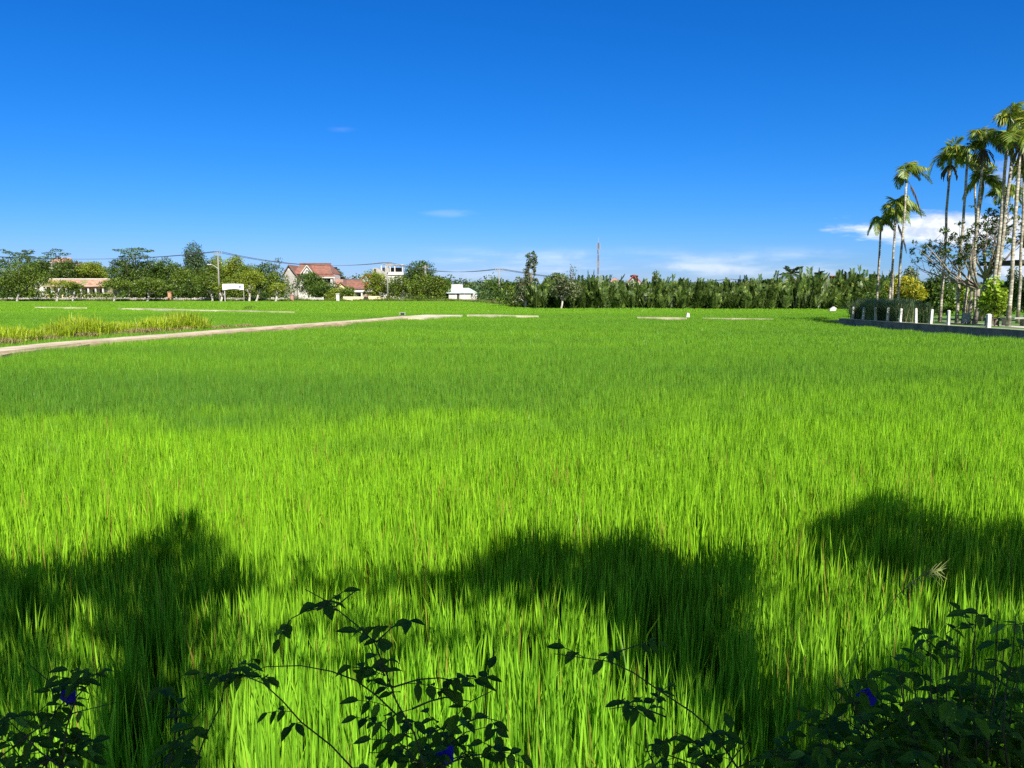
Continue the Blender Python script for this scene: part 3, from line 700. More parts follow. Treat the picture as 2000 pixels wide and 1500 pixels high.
    for i, (tx, x0, x1, y0, y1, k) in enumerate(row):
        T('pale trunked roadside tree ' + wh[i], x0, x1, y0, y1, 587, 186 + (i % 3)*1.5, k, 60+i, 8, tx=tx, trunk=.30, barkm=pale_bark, name='roadside_tree', group='pale trunked trees along the road', dens=.9 if i != 1 else .3)
    # casuarinas and scrub right of centre
    T('tall thin casuarina with tufts of grey green needles against the sky', 1022, 1050, 492, 572, 600, 112, 'casuarina', 40, tx=1027, leaf=.30, trunk=.15, dens=2.2, open_=.1, blobs=[(1041,494,4,4),(1032,500,6,6),(1044,503,6,7),(1036,510,8,7),(1046,513,5,6),(1031,519,6,7),(1040,521,6,5),(1028,530,7,7),(1044,528,3.5,5),(1030,540,8,8),(1025,550,12,9),(1036,549,9,8),(1044,535,2.5,3)])
    T('low spreading casuarina around the foot of the tall thin one', 1004, 1052, 536, 592, 600, 110.5, 'casuarina', 41, tx=1026, leaf=.32, dens=1.6, barkm=pale_bark, trunk=.22, blobs=[(1014,547,8,7),(1044,550,8,8),(1022,560,13,11),(1042,566,13,11),(1012,568,10,12),(1028,580,17,10),(1050,582,10,10),(1008,582,6,8)])
    T('wispy casuarina with a leaning pale trunk among the nipa palms', 1076, 1130, 538, 588, 600, 101.5, 'casuarina', 42, 11, tx=1094, leaf=.32, dens=.75, barkm=pale_bark, open_=.3)
    T('green leafy tree rising over the left end of the nipa grove', 1068, 1112, 532, 565, 600, 116, 'mid', 43, 8)
    T('nearly bare thin tree sticking up behind the nipa grove', 1106, 1126, 515, 548, 600, 118, 'casuarina', 44, 7, dens=.16, leaf=.28, trunk=.1)
    T('small round tree standing above the nipa grove beside the red roof', 1272, 1292, 530, 560, 600, 118, 'mid', 45, 6)
    T('leafy tree behind the nipa grove, left of the coconut palm', 1455, 1480, 541, 566, 600, 116, 'dark', 46, 6)
    T('dark tree behind the right part of the nipa grove', 1640, 1700, 545, 580, 600, 112, 'dark', 47, 8)
build_left_trees()

# --- shrubs: behind the fence and along the verge
def build_shrubs():
    rng = random.Random(31); protos = []
    for i in range(5):
        cl = [(rng.uniform(-1.6, 1.6), rng.uniform(-.7, .7), rng.uniform(.5, 1.4), rng.uniform(.7, 1.1), .7, rng.uniform(.5, .8)) for _ in range(6)]
        protos.append(leaf_cloud('shrub_leaves', cl, .32, LEAF[['dark', 'mid', 'dark', 'light', 'blue'][i]], 200+i, dens=.75, shell=.4))
    def put(px, Y, s, k, lab, grp, z=0):
        p = at(px, 580, Y); o = link('shrub', protos[k]); o.location = (p.x, Y, z); o.rotation_euler = (0, 0, rng.uniform(-.6, .6)); o.scale = (s, s, s*rng.uniform(.8, 1.1)); tag(o, lab, 'shrub', grp)
    x = -60
    while x < 560:
        put(x, 203 + rng.uniform(-2, 2), rng.uniform(1.5, 2.2), rng.choice([0, 0, 2, 1]), 'dark shrub behind the weathered fence under the left trees', 'shrubs behind the weathered fence'); x += rng.uniform(16, 26)
    x = 560
    while x < 868:
        put(x, 195 + rng.uniform(-2, 3), rng.uniform(.7, 1.3), rng.choice([0, 1, 3, 4, 1]), 'low shrub on the verge in front of the village houses', 'shrubs in front of the village houses'); x += rng.uniform(12, 24)
    x = 940
    while x < 1060:
        put(x, 176 + rng.uniform(-14, 6) - max(0, x-985)*.7, rng.uniform(1.2, 1.9), rng.choice([0, 1, 4, 2]), 'scrubby bush between the white house and the nipa grove', 'scrub left of the nipa grove'); x += rng.uniform(9, 14)
    for px, Y, s, k, lab in ((826, 193, 1.0, 3, 'low yellow bush at the paddy edge before the village trees'), (588, 194, .9, 0, 'dark green rounded bush at the paddy edge below the two storey house'), (484, 96, .34, 1, 'tiny green bush growing on the pale bund')):
        put(px, Y, s, k, lab, None, .4 if Y < 100 else 0)
build_shrubs()
# dense dark wood far behind everything
def build_far_wood():
    rng = random.Random(77); cl = []
    for i in range(420):
        x = rng.uniform(-520, 560); Y = rng.uniform(560, 700); h = rng.uniform(8.5, 11.5)
        cl.append((x, Y, h*.55, rng.uniform(6, 12), 6, h*.5))
    o = link('far_wood', leaf_cloud('far_wood', cl, 2.4, leafmat('leaf_far', (0.035, 0.075, 0.05), (0.075, 0.125, 0.075), None, trans=.2), 5, per=150, shell=.5))
    tag(o, 'low dark line of distant woods along the horizon', kind='stuff')
    cl = []
    for i in range(150):
        px = rng.uniform(-80, 980); Y = rng.uniform(238, 262); p = at(px, 560, Y); h = rng.uniform(6, 8.5)
        cl.append((p.x, Y, h*.5, rng.uniform(3, 5), 3, h*.5))
    o = link('village_thicket', leaf_cloud('village_thicket', cl, .8, LEAF['dark'], 6, per=260, shell=.5)); tag(o, 'dark continuous thicket seen between and behind the village trees', kind='stuff')
    cl = []
    for i in range(90):
        px = rng.uniform(1000, 2100); Y = rng.uniform(118, 126); p = at(px, 560, Y); h = rng.uniform(3.2, 4.3)
        cl.append((p.x, Y, h*.5, rng.uniform(2, 3), 1.5, h*.5))
    o = link('grove_thicket', leaf_cloud('grove_thicket', cl, .5, LEAF['dark'], 7, per=260, shell=.5)); tag(o, 'dark undergrowth closing the back of the nipa grove', kind='stuff')
    # rank verge grass between paddy and fence
    gt = [blade_tile('verge_blades', 260, 2.2, .5, 1.15, .06, .10, 50+s, .25, leafmat('verge_leaf', (0.07, 0.12, 0.02), (0.16, 0.24, 0.03), (0.24, 0.17, 0.09), ccfrac=.2), .3) for s in range(3)]
    P, I, T_, S = [], [], [], []
    for px in np.arange(-80, 1030, 7.0):
        for row in range(3):
            Y = (191.5 if px < 900 else 191.5 - (px-900)*.62) + row*2 + rng.uniform(-.7, .7)
            p = at(px + rng.uniform(-3, 3), 588, Y); P.append((p.x, Y, 0)); I.append(rng.randrange(3)); T_.append(rng.uniform(0, 6.28)); S.append(rng.uniform(.55, 1.25))
    scatter_object('verge_grass', P, I, T_, S, gt, 'rough verge grass along the far edge of the paddy')
build_far_wood()

# ------------------------------------------------------------------ tall grass tussocks by the path
def tussock_mesh(seed, n, h, spread, mat):
    r = np.random.default_rng(seed); base = r.normal(0, spread*.35, (n, 2)); L_ = h*r.uniform(.55, 1.1, n); az = r.uniform(0, 2*np.pi, n); out = np.abs(r.normal(0, .38, n)); w = r.uniform(.022, .042, n)
    V = np.zeros((n, 7, 3)); px, py = -np.sin(az), np.cos(az)
    for i, (t, ww) in enumerate([(0, .8), (.45, 1.0), (.8, .7), (1, 0)]):
        o = out*L_*(t*.5 + t**2.2*.9); z = L_*(t - .42*out*t**2.5); cx = base[:, 0] + np.cos(az)*o; cy = base[:, 1] + np.sin(az)*o
        if i < 3:
            V[:, 2*i] = np.stack([cx - px*w*ww*.5, cy - py*w*ww*.5, z], 1); V[:, 2*i+1] = np.stack([cx + px*w*ww*.5, cy + py*w*ww*.5, z], 1)
        else: V[:, 6] = np.stack([cx, cy, z], 1)
    return quads_mesh('tussock_blades', V, 7, mat, [(0, 1, 3, 2), (2, 3, 5, 4), (4, 5, 6)])
def build_tussocks():
    m1 = leafmat('tussock_leaf', (0.24, 0.36, 0.015), (0.50, 0.60, 0.035), (0.55, 0.45, 0.16), trans=.5, ccfrac=.14, noise=.15)
    m2 = leafmat('dry_tussock_leaf', (0.20, 0.16, 0.07), (0.36, 0.28, 0.13), (0.2, 0.24, 0.06), trans=.3, ccfrac=.2)
    protos = [tussock_mesh(300+i, 330, .95, .9, m1) for i in range(4)]; dry = [tussock_mesh(320+i, 300, .4, .5, m2) for i in range(2)]
    rng = random.Random(12)
    def put(px, py, s, me, lab, grp, nm='grass_tussock'):
        p = ground(px, py, .45); o = link(nm, me, loc=(p.x, p.y, .38)); o.scale = (s, s, s*rng.uniform(.85, 1.05)); o.rotation_euler = (0, 0, rng.uniform(0, 6.28)); tag(o, lab, 'grass tussock', grp)
    prof = [(-60, .75), (0, .8), (35, 1.15), (60, .6), (110, .8), (150, 1.35), (175, 1.0), (205, .9), (245, 1.0), (262, .7), (282, .85), (292, 1.2), (320, 1.1), (350, 1.1), (375, 1.35), (390, .9), (400, .4)]
    x = -90
    while x < 396:
        s = float(np.interp(x, [a for a, b in prof], [b for a, b in prof]))
        if 262 < x < 282: s *= .7
        yb = float(np.interp(x, [-100, 0, 130, 260, 395], [687, 673, 661, 652, 645])); s *= rng.uniform(.82, 1.05)
        put(x, yb - rng.uniform(-.5, 2.0), s, protos[rng.randrange(4)], 'bright yellow green grass tussock beside the concrete path', 'grass tussocks beside the path')
        x += rng.uniform(8, 13)
    x = -40
    while x < 520:
        yb = float(np.interp(x, [-100, 0, 130, 260, 395, 560], [689, 675.5, 662.5, 653.5, 645.5, 633.5]))
        put(x, yb, rng.uniform(.6, 1.1) * (1.0 if x < 470 else .7), dry[rng.randrange(2)], 'low dry straw coloured tuft on the path verge', 'dry tufts on the path verge', 'dry_tuft'); x += rng.uniform(12, 20)
build_tussocks()

# ------------------------------------------------------------------ buildings
white = plain('white_plaster', (0.56, 0.54, 0.50), (0.44, 0.42, 0.38), .8); grey = plain('grey_render', (0.38, 0.36, 0.33), (0.28, 0.27, 0.25), .8)
cream = plain('cream_plaster', (0.72, 0.62, 0.40), (0.58, 0.48, 0.30), .8); pinkish = plain('pink_plaster', (0.40, 0.22, 0.17), (0.3, 0.18, 0.14), .8)
def tile_mat(name, a, b, moss=None, mossamt=0.45):
    m = bpy.data.materials.new(name); m.use_nodes = True; nt, N, L = nodes_of(m)
    out = N('ShaderNodeOutputMaterial'); bs = N('ShaderNodeBsdfPrincipled'); L(bs.outputs[0], out.inputs[0]); bs.inputs['Roughness'].default_value = .8
    g = N('ShaderNodeNewGeometry'); t = N('ShaderNodeTexNoise'); t.inputs['Scale'].default_value = 1.3; t.inputs['Detail'].default_value = 6; L(g.outputs['Position'], t.inputs['Vector'])
    r = N('ShaderNodeValToRGB'); r.color_ramp.elements[0].position = .38; r.color_ramp.elements[1].position = .62; r.color_ramp.elements[0].color = (*a, 1); r.color_ramp.elements[1].color = (*b, 1); L(t.outputs['Fac'], r.inputs[0])
    w = N('ShaderNodeTexWave'); w.inputs['Scale'].default_value = 1.6; w.bands_direction = 'X'; L(g.outputs['Position'], w.inputs['Vector'])
    mx = N('ShaderNodeMixRGB'); mx.blend_type = 'MULTIPLY'; mx.inputs[0].default_value = .35; L(r.outputs[0], mx.inputs[1]); L(w.outputs['Color'], mx.inputs[2]); last = mx
    if moss:
        t2 = N('ShaderNodeTexNoise'); t2.inputs['Scale'].default_value = .38; t2.inputs['Detail'].default_value = 5; L(g.outputs['Position'], t2.inputs['Vector'])
        r2 = N('ShaderNodeValToRGB'); r2.color_ramp.elements[0].position = mossamt; r2.color_ramp.elements[1].position = mossamt+.1; L(t2.outputs['Fac'], r2.inputs[0])
        m3 = N('ShaderNodeMixRGB'); L(r2.outputs[0], m3.inputs[0]); L(mx.outputs[0], m3.inputs[1]); m3.inputs[2].default_value = (*moss, 1); last = m3
    L(last.outputs[0], bs.inputs['Base Color']); return m
redtile = tile_mat('red_tile', (0.20, 0.085, 0.06), (0.30, 0.13, 0.09), (0.14, 0.09, 0.06), .56); orange = tile_mat('orange_tile', (0.42, 0.08, 0.04), (0.56, 0.12, 0.06)); oldtile = tile_mat('old_tile', (0.34, 0.17, 0.11), (0.48, 0.31, 0.22), (0.16, 0.18, 0.06), .5)
maroon = tile_mat('maroon_tile', (0.28, 0.05, 0.04), (0.36, 0.08, 0.06)); tealroof = plain('pale_teal_sheet', (0.38, 0.46, 0.44), (0.48, 0.55, 0.53), .8, .5)
dark = plain('dark_opening', (0.03, 0.03, 0.032), (0.02, 0.02, 0.02), 2, .4); glassy = plain('window_glass', (0.06, 0.08, 0.10), (0.04, 0.05, 0.07), 1, .15); ridge_m = plain('ridge_tile', (0.18, 0.10, 0.09), (0.1, 0.07, 0.06), 2)
rust = plain('rusty_metal', (0.30, 0.17, 0.09), (0.2, 0.12, 0.07), 3)
def W_(mb, *a): return mb.box(*a)
def part(root, name, mat, *boxes):
    mb = MB()
    for b in boxes: mb.box(*b)
    return mb.build(name, mat, root)
def window(root, x0, x1, z0, z1, y=-.06, frame=white, pane=glassy, name='window'):
    f = MB(); t = .12
    f.box(x0, x1, y, y+.1, z0, z0+t).box(x0, x1, y, y+.1, z1-t, z1).box(x0, x0+t, y, y+.1, z0+t, z1-t).box(x1-t, x1, y, y+.1, z0+t, z1-t)
    f.box((x0+x1)/2-.04, (x0+x1)/2+.04, y+.01, y+.09, z0+t, z1-t)
    w = f.build(name, frame, root); p = MB(); p.box(x0+t, x1-t, y+.04, y+.07, z0+t, z1-t); p.build('pane', pane, w); return w
def build_houses():
    s = 225/F  # metres per pixel at the houses
    # 1 long low tiled house
    Y = 206; x0, x1 = xat(84, 570, Y), xat(203, 570, Y); cx = (x0+x1)/2; W = (x1-x0)/2
    h = empty('tiled_house', (cx, Y, 0), 'long low cream house with a mossy pale red tiled roof and veranda pillars', 'house')
    ze, zr = zat(559, Y), zat(545, Y)
    part(h, 'wall', cream, (-W, W, 1.6, 7, 0, ze-.1))
    r = MB(); r.slab([(-W-.6, -.4, ze), (W+.6, -.4, ze), (W+.2, 3.6, zr), (-W-.2, 3.6, zr)], .15); r.slab([(-W-.2, 3.62, zr), (W+.2, 3.62, zr), (W+.6, 7.6, ze), (-W-.6, 7.6, ze)], .15)
    ro = r.build('roof', oldtile, h); rc = MB(); rc.box(-W-.2, W+.2, 3.4, 3.85, zr-.02, zr+.22); rc.build('ridge_cap', white, ro)
    part(h, 'veranda_floor', concrete, (-W, W, 0, 1.58, 0, .5))
    n = 9
    for i in range(n):
        x = -W+.3 + (2*W-.6)*i/(n-1); part(h, 'pillar', white, (x-.18, x+.18, .05, .4, .5, ze-.17))
    for i in range(n-1):
        x = -W+.3 + (2*W-.6)*(i+.5)/(n-1)
        if i % 2 == 0: window(h, x-.7, x+.7, 1.2, ze-.7, 1.5, frame=cream, pane=dark)
        else:
            d = MB(); d.box(x-.5, x+.5, 1.5, 1.59, .5, ze-.7); d.build('door', dark, h)
    # building pieces over the left trees
    Y = 238; b = empty('pink_building', (xat(108, 510, Y), Y, 0), 'pinkish building showing through the tiered almond tree', 'building')
    z = zat(508, Y); part(b, 'wall', plain('dull_pink_wall', (0.5, 0.33, 0.27), (0.42, 0.3, 0.25)), (-5.5, 5.5, 0, 6, 0, zat(518, Y)), (-2, 5, 0, 6, zat(518, Y)+.01, z-.6)); rf = MB(); rf.slab([(-2.6, -.5, z-.6), (5.6, -.5, z-.6), (3, 3, z+.9), (-.5, 3, z+.9)], .15); rf.build('roof', pinkish, b)
    window(b, -1, 1, z-3.6, z-2); window(b, 2, 4, z-3.6, z-2)
    Y = 236; b = empty('white_house', (xat(84, 515, Y), Y, 0), 'white block showing low between the left almond trees', 'building'); part(b, 'wall', white, (-3, 3, 0, 5, 0, zat(515, Y))); part(b, 'parapet', grey, (-3.2, 3.2, -.2, 5.2, zat(515, Y)+.003, zat(515, Y)+.4)); window(b, -1.5, -.2, 6, 7.6); window(b, .4, 1.7, 6, 7.6)
    # 2 two storey red roofed house
    Y = 222; s = Y/F; X = lambda px: (px-600)*s; Z = lambda py: zat(py, Y)
    h = empty('red_roofed_house', (xat(600, 560, Y), Y, 0), 'largest house, two storeys, red tiled gabled roof and white balcony', 'house')
    # left wing: gable to the viewer
    xl, xr, xm = X(555), X(580), X(566); ze, zp = Z(537), Z(517)
    g_ = MB(); g_.extr([(xl, 0, 0), (xr, 0, 0), (xr, 0, ze-.3), (xm, 0, zp-.5), (xl, 0, ze-.3)], (0, 9, 0)); wl = g_.build('wing_wall', grey, h)
    r = MB(); r.slab([(xm, -.5, zp), (xm, 9.5, zp), (xl-.5, 9.5, ze-.5), (xl-.5, -.5, ze-.5)], .2); r.slab([(xm+.01, -.5, zp), (xr+.9, -.5, ze-1.1), (xr+.9, 9.5, ze-1.1), (xm+.01, 9.5, zp)], .2); rw = r.build('wing_roof', redtile, h)
    e = MB(); e.extr([(xm, -.56, zp+.1), (xl-.6, -.56, ze-.5), (xl-.6, -.56, ze-.85), (xm, -.56, zp-.3)], (0, .05, 0)); e.extr([(xm, -.56, zp+.1), (xm, -.56, zp-.3), (xr+1, -.56, ze-1.5), (xr+1, -.56, ze-1.15)], (0, .05, 0)); e.build('bargeboard', ridge_m, rw)
    window(h, X(560), X(566), Z(557), Z(548)); v = MB(); v.poly([(X(563), -.02, Z(528)), (X(569), -.02, Z(528)), (X(566), -.02, Z(522))]); v.build('gable_vent', white, h)
    window(h, X(572), X(577), Z(575), Z(565), frame=white, pane=dark)
    # main block
    xa, xb = X(580)+.01, X(651); zf, zt = Z(534), Z(514.5)
    part(h, 'wall', white, (xa, xb, 1.2, 9, 0, zf-.25))
    r = MB(); ra, rb = X(579), X(638)
    r.slab([(X(572), .4, zf), (X(650), .4, zf), (rb, 5, zt), (ra, 5, zt)], .2); r.slab([(ra, 5.01, zt), (rb, 5.01, zt), (X(652), 9.8, zf), (X(572), 9.8, zf)], .2); r.slab([(rb+.01, 5, zt), (X(650)+.01, .4, zf), (X(652)+.01, 9.8, zf)], .2); rm = r.build('roof', redtile, h)
    rc = MB(); rc.box(ra-.2, rb+.2, 4.8, 5.25, zt-.02, zt+.3); rc.tube([(rb, 5, zt+.1), (X(650), .4, zf+.1)], .16, 5); rc.build('ridge_cap', ridge_m, rm)
    # dormer gable
    dx0, dx1, dm, dz, dzt = X(591), X(611), X(601), Z(530), Z(517)
    d = MB(); d.extr([(dx0+.25, 0, Z(536)), (dx1-.25, 0, Z(536)), (dx1-.25, 0, dz), (dm, 0, dzt-.35), (dx0+.25, 0, dz)], (0, 3.4, 0)); dw = d.build('dormer_wall', white, h)
    d = MB(); d.slab([(dm, -.35, dzt), (dm, 3.8, dzt), (dx0-.3, 3.8, dz-.4), (dx0-.3, -.35, dz-.4)], .18); d.slab([(dm+.01, -.35, dzt), (dx1+.3, -.35, dz-.4), (dx1+.3, 3.8, dz-.4), (dm+.01, 3.8, dzt)], .18); d.build('dormer_roof', redtile, dw)
    d = MB(); d.extr([(dm, -.42, dzt+.05), (dx0-.4, -.42, dz-.5), (dx0-.4, -.42, dz-.9), (dm, -.42, dzt-.35)], (0, .06, 0)); d.extr([(dm, -.42, dzt+.05), (dm, -.42, dzt-.35), (dx1+.4, -.42, dz-.9), (dx1+.4, -.42, dz-.5)], (0, .06, 0)); d.build('bargeboard', white, dw)
    window(dw, dm-.45, dm+.45, Z(531), Z(526.5), pane=glassy)
    # skirt roof, balcony
    r = MB(); r.slab([(X(617), -1.8, Z(541.5)), (X(657), -1.8, Z(541.5)), (X(651), .7, Z(535.5)), (X(617), .7, Z(535.5))], .18); r.build('skirt_roof', redtile, h)
    part(h, 'fascia', white, (X(616), X(657), -1.95, -1.82, Z(543.5), Z(541)))
    part(h, 'balcony_recess', dark, (X(620), X(645), 1.05, 1.18, Z(551), Z(543.8)))
    b = part(h, 'balcony', white, (X(616), X(651), -1.8, 1.17, Z(563.4), Z(562)), (X(616), X(651), -1.8, -1.65, Z(561.9), Z(556)), (X(616), X(651), -1.8, -1.65, Z(554.6), Z(553.9)))
    for x in (617, 633, 650): part(h, 'column', white, (X(x)-.28, X(x)+.28, -1.64, -1.2, Z(561.9), Z(543.6)))
    part(h, 'column', white, (X(649)-.6, X(649)+.6, -1.6, 1.1, 0, Z(563.5)))
    window(h, X(584), X(589), Z(548), Z(541), 1.1); window(h, X(605), X(610), Z(548), Z(541), 1.1); window(h, X(621), X(627), Z(577), Z(569), 1.1); window(h, X(584), X(589), Z(573), Z(565), 1.1, pane=dark)
    part(h, 'side_wall', pinkish, (xb+.01, xb+2.2, 2.5, 9, 0, Z(545)))
    # 3 yellow gabled house with long red roof
    Y = 214; s = Y/F; X = lambda px: (px-690)*s; Z = lambda py: zat(py, Y)
    h = empty('yellow_gabled_house', (xat(690, 570, Y), Y, 0), 'single storey house with a yellow gable and long red roof', 'house')
    g_ = MB(); g_.extr([(X(657), 0, 0), (X(677), 0, 0), (X(677), 0, Z(563)), (X(666), 0, Z(552)), (X(657), 0, Z(563))], (0, 8, 0)); g_.build('gable_wall', plain('yellow_plaster', (0.70, 0.62, 0.30), (0.6, 0.52, 0.28), .8), h)
    r = MB(); r.slab([(X(666), -.4, Z(550.5)), (X(666), 8, Z(550.5)), (X(654), 8, Z(564)), (X(654), -.4, Z(564))], .2); r.slab([(X(666)+.02, -.4, Z(550.5)), (X(680), -.4, Z(562)), (X(680), 8, Z(562)), (X(666)+.02, 8, Z(550.5))], .2)
    r.slab([(X(676), 0, Z(563)), (X(718), 0, Z(563)), (X(700), 6, Z(546)), (X(669), 6, Z(546))], .2); rr = r.build('roof', redtile, h)
    rc = MB(); rc.box(X(669), X(700), 5.8, 6.2, Z(546)-.02, Z(546)+.25); rc.build('ridge_cap', ridge_m, rr)
    part(h, 'wall', white, (X(677)+.02, X(716), 1, 8, 0, Z(564)))
    aw = MB(); aw.slab([(X(680), -2.2, Z(570)), (X(712), -2.2, Z(570)), (X(712), .9, Z(565.5)), (X(680), .9, Z(565.5))], .1); aw.build('awning', white, h)
    for x in (684, 695, 709): part(h, 'pillar', white, (X(x)-.2, X(x)+.2, -2, -1.6, 0, Z(570)))
    window(h, X(687), X(692), Z(580), Z(573), .92, pane=dark); window(h, X(699), X(705), Z(580), Z(573), .92, pane=dark)
    # 4 small house with bright orange roof
    Y = 217; s = Y/F; X = lambda px: (px-715)*s; Z = lambda py: zat(py, Y)
    h = empty('orange_roofed_house', (xat(715, 570, Y), Y, 0), 'small house with a bright orange red roof right of the yellow gable', 'house')
    part(h, 'wall', grey, (X(703), X(735), 0, 6, 0, Z(566)), (X(720), X(732), .8, 6, Z(566)+.01, Z(557)))
    r = MB(); r.slab([(X(705), -.5, Z(564)), (X(721), -.5, Z(564)), (X(716), 4, Z(551)), (X(700), 4, Z(551))], .2); r.build('roof', orange, h)
    aw = MB(); aw.slab([(X(700), -2.6, Z(569.5)), (X(738), -2.6, Z(569.5)), (X(734), -.1, Z(565)), (X(700), -.1, Z(565))], .12); aw.build('awning', grey, h)
    window(h, X(722), X(726), Z(564), Z(559), .74, pane=dark); window(h, X(722), X(729), Z(580), Z(572), -.06, pane=dark)
    part(h, 'garden_wall', pinkish, (X(714), X(737), -4, -3.8, 0, Z(576)))
    # 5 gabled house behind
    Y = 234; s = Y/F; X = lambda px: (px-718)*s; Z = lambda py: zat(py, Y)
    h = empty('grey_gabled_house', (xat(718, 560, Y), Y, 0), 'grey gabled house with a red roof beside the concrete building', 'house')
    g_ = MB(); g_.extr([(X(706), 0, 0), (X(724), 0, 0), (X(724), 0, Z(545)), (X(716), 0, Z(536)), (X(706), 0, Z(545))], (0, 9, 0)); g_.build('gable_wall', grey, h)
    r = MB(); r.slab([(X(716), -.6, Z(534.5)), (X(716), 9, Z(534.5)), (X(703), 9, Z(547)), (X(703), -.6, Z(547))], .2); r.slab([(X(716)+.02, -.6, Z(534.5)), (X(730), -.6, Z(546)), (X(730), 9, Z(546)), (X(716)+.02, 9, Z(534.5))], .2); r.build('roof', orange, h)
    window(h, X(713), X(718), Z(553), Z(547), pane=dark)
    # 6 unfinished concrete building with a roof pergola
    Y = 236; s = Y/F; X = lambda px: (px-760)*s; Z = lambda py: zat(py, Y)
    h = empty('concrete_building', (xat(760, 540, Y), Y, 0), 'tall pale concrete building with an open pergola on its flat roof', 'building')
    part(h, 'wall', white, (X(736), X(788), 0, 9, 0, Z(537)))
    st = MB(); st.extr([(X(737), -.1, Z(523)), (X(760), -.1, Z(537)), (X(737), -.1, Z(537))], (0, 3, 0)); st.build('stair_parapet', grey, h)
    part(h, 'stair_tower', grey, (X(729), X(736.9), 0, 5, 0, Z(523))); part(h, 'stair_door', dark, (X(731), X(735), -.08, -.01, Z(534), Z(525)))
    part(h, 'parapet', white, (X(756), X(788), -.3, -.1, Z(537), Z(531)))
    for x in (745, 754, 762, 771, 786): part(h, 'roof_post', white, (X(x)-.15, X(x)+.15, .2, .5, Z(537), Z(518.5)))
    part(h, 'pergola_slab', white, (X(754), X(788), 0, 6, Z(518.4), Z(516.8))); part(h, 'pergola_beam', grey, (X(728), X(768), .1, .4, Z(515), Z(513.9)), (X(740), X(741), .1, .4, Z(518), Z(515)))
    part(h, 'roof_screen', dark, (X(744), X(785), 3, 3.1, Z(532), Z(522)))
    window(h, X(762), X(768), Z(552), Z(544)); window(h, X(776), X(782), Z(552), Z(544))
    # 7 white house with pale sheet roof
    Y = 206; s = Y/F; X = lambda px: (px-905)*s; Z = lambda py: zat(py, Y)
    h = empty('pale_roofed_house', (xat(905, 570, Y), Y, 0), 'small white house with a pale teal sheet roof at the end of the village', 'house')
    part(h, 'wall', white, (X(878), X(926), 2.5, 8, 0, Z(572))); part(h, 'upper_wall', white, (X(879), X(901), 5.1, 8, Z(566), Z(555)))
    r = MB(); r.slab([(X(872), -.9, Z(572)), (X(934), -.9, Z(572)), (X(914), 5, Z(562)), (X(876), 5, Z(562))], .12); r.build('roof', tealroof, h)
    part(h, 'fence_wall', white, (X(877), X(893), -.6, -.4, 0, Z(576)), (X(898), X(932), -.6, -.4, 0, Z(575.5)))
    for x in (878, 890, 898, 907, 920, 931): part(h, 'pillar', white, (X(x)-.2, X(x)+.2, -.35, 0, 0, Z(572.2)))
    window(h, X(882), X(887), Z(584), Z(576), 2.4, pane=dark); window(h, X(911), X(917), Z(584), Z(576), 2.4, pane=dark); part(h, 'door', dark, (X(900), X(904), 2.4, 2.49, 0, Z(575)))
    # 8 small white shed with an arch
    Y = 208; s = Y/F; X = lambda px: (px-852)*s; Z = lambda py: zat(py, Y)
    h = empty('white_shed', (xat(852, 570, Y), Y, 0), 'small white building with a dark arched opening left of the pale roofed house', 'building')
    g_ = MB(); g_.extr([(X(842), 0, 0), (X(864), 0, 0), (X(864), 0, Z(572)), (X(858), 0, Z(567)), (X(846), 0, Z(567)), (X(842), 0, Z(572))], (0, 4, 0)); g_.build('wall', white, h)
    a = MB(); a.extr([(X(850)+math.cos(t)*.75, -.06, Z(575)+math.sin(t)*.9) for t in np.linspace(0, math.pi, 8)] + [(X(850)-.75, -.06, 0), (X(850)+.75, -.06, 0)], (0, .05, 0)); a.build('opening', dark, h)
    # houses over the nipa grove
    def far_roof(lab, px0, px1, pye, pyr, Y, mat, gable):
        s_ = Y/F; c = (px0+px1)/2; X = lambda px: (px-c)*s_; Z = lambda py: zat(py, Y)
        h = empty('grove_house', (xat(c, 550, Y), Y, 0), lab, 'house')
        part(h, 'wall', white if gable != 2 else pinkish, (X(px0)+.3, X(px1)-.3, 0, 8, 0, Z(pye)-.15))
        r = MB()
        if gable == 1:
            m_ = px0 + (px1-px0)*.32; g_ = MB(); g_.extr([(X(px0)+.4, -.02, Z(pye)-.14), (X(m_+ (m_-px0)), -.02, Z(pye)-.14), (X(m_), -.02, Z(pyr)-.3)], (0, .3, 0)); g_.build('gable', grey, h)
            r.slab([(X(px0), -.5, Z(pye)), (X(m_), -.5, Z(pyr)), (X(m_)+2, 7, Z(pyr)), (X(px0)+2, 7, Z(pye))], .2); r.slab([(X(m_)+.02, -.5, Z(pyr)), (X(px1)-2, -.5, Z(pye)), (X(px1), 7, Z(pye)), (X(px1)-2.4, 7, Z(pyr))], .2)
        else:
            r.slab([(X(px0), -.4, Z(pye)), (X(px1), -.4, Z(pye)), (X(px1)-1.2, 4, Z(pyr)), (X(px0)+1.2, 4, Z(pyr))], .2)
        r.build('roof', mat, h); window(h, X(c)-.6, X(c)+.6, Z(pye)-2, Z(pye)-.8); return h
    far_roof('house with a dark red hipped roof rising over the nipa grove', 1224, 1266, 551, 536.5, 150, maroon, 1)
    far_roof('faded pinkish house peeking over the nipa grove by the mast', 1192, 1214, 549, 541, 152, pinkish, 2)
    far_roof('small bright red roof over the right part of the nipa grove', 1630, 1650, 547, 537, 140, orange, 0)
    far_roof('small faded orange roof right of the coconut palm', 1557, 1572, 552, 544, 140, pinkish, 0)
    far_roof('small low red roof just visible over the middle of the grove', 1415, 1438, 560, 553, 150, maroon, 0)
build_houses()
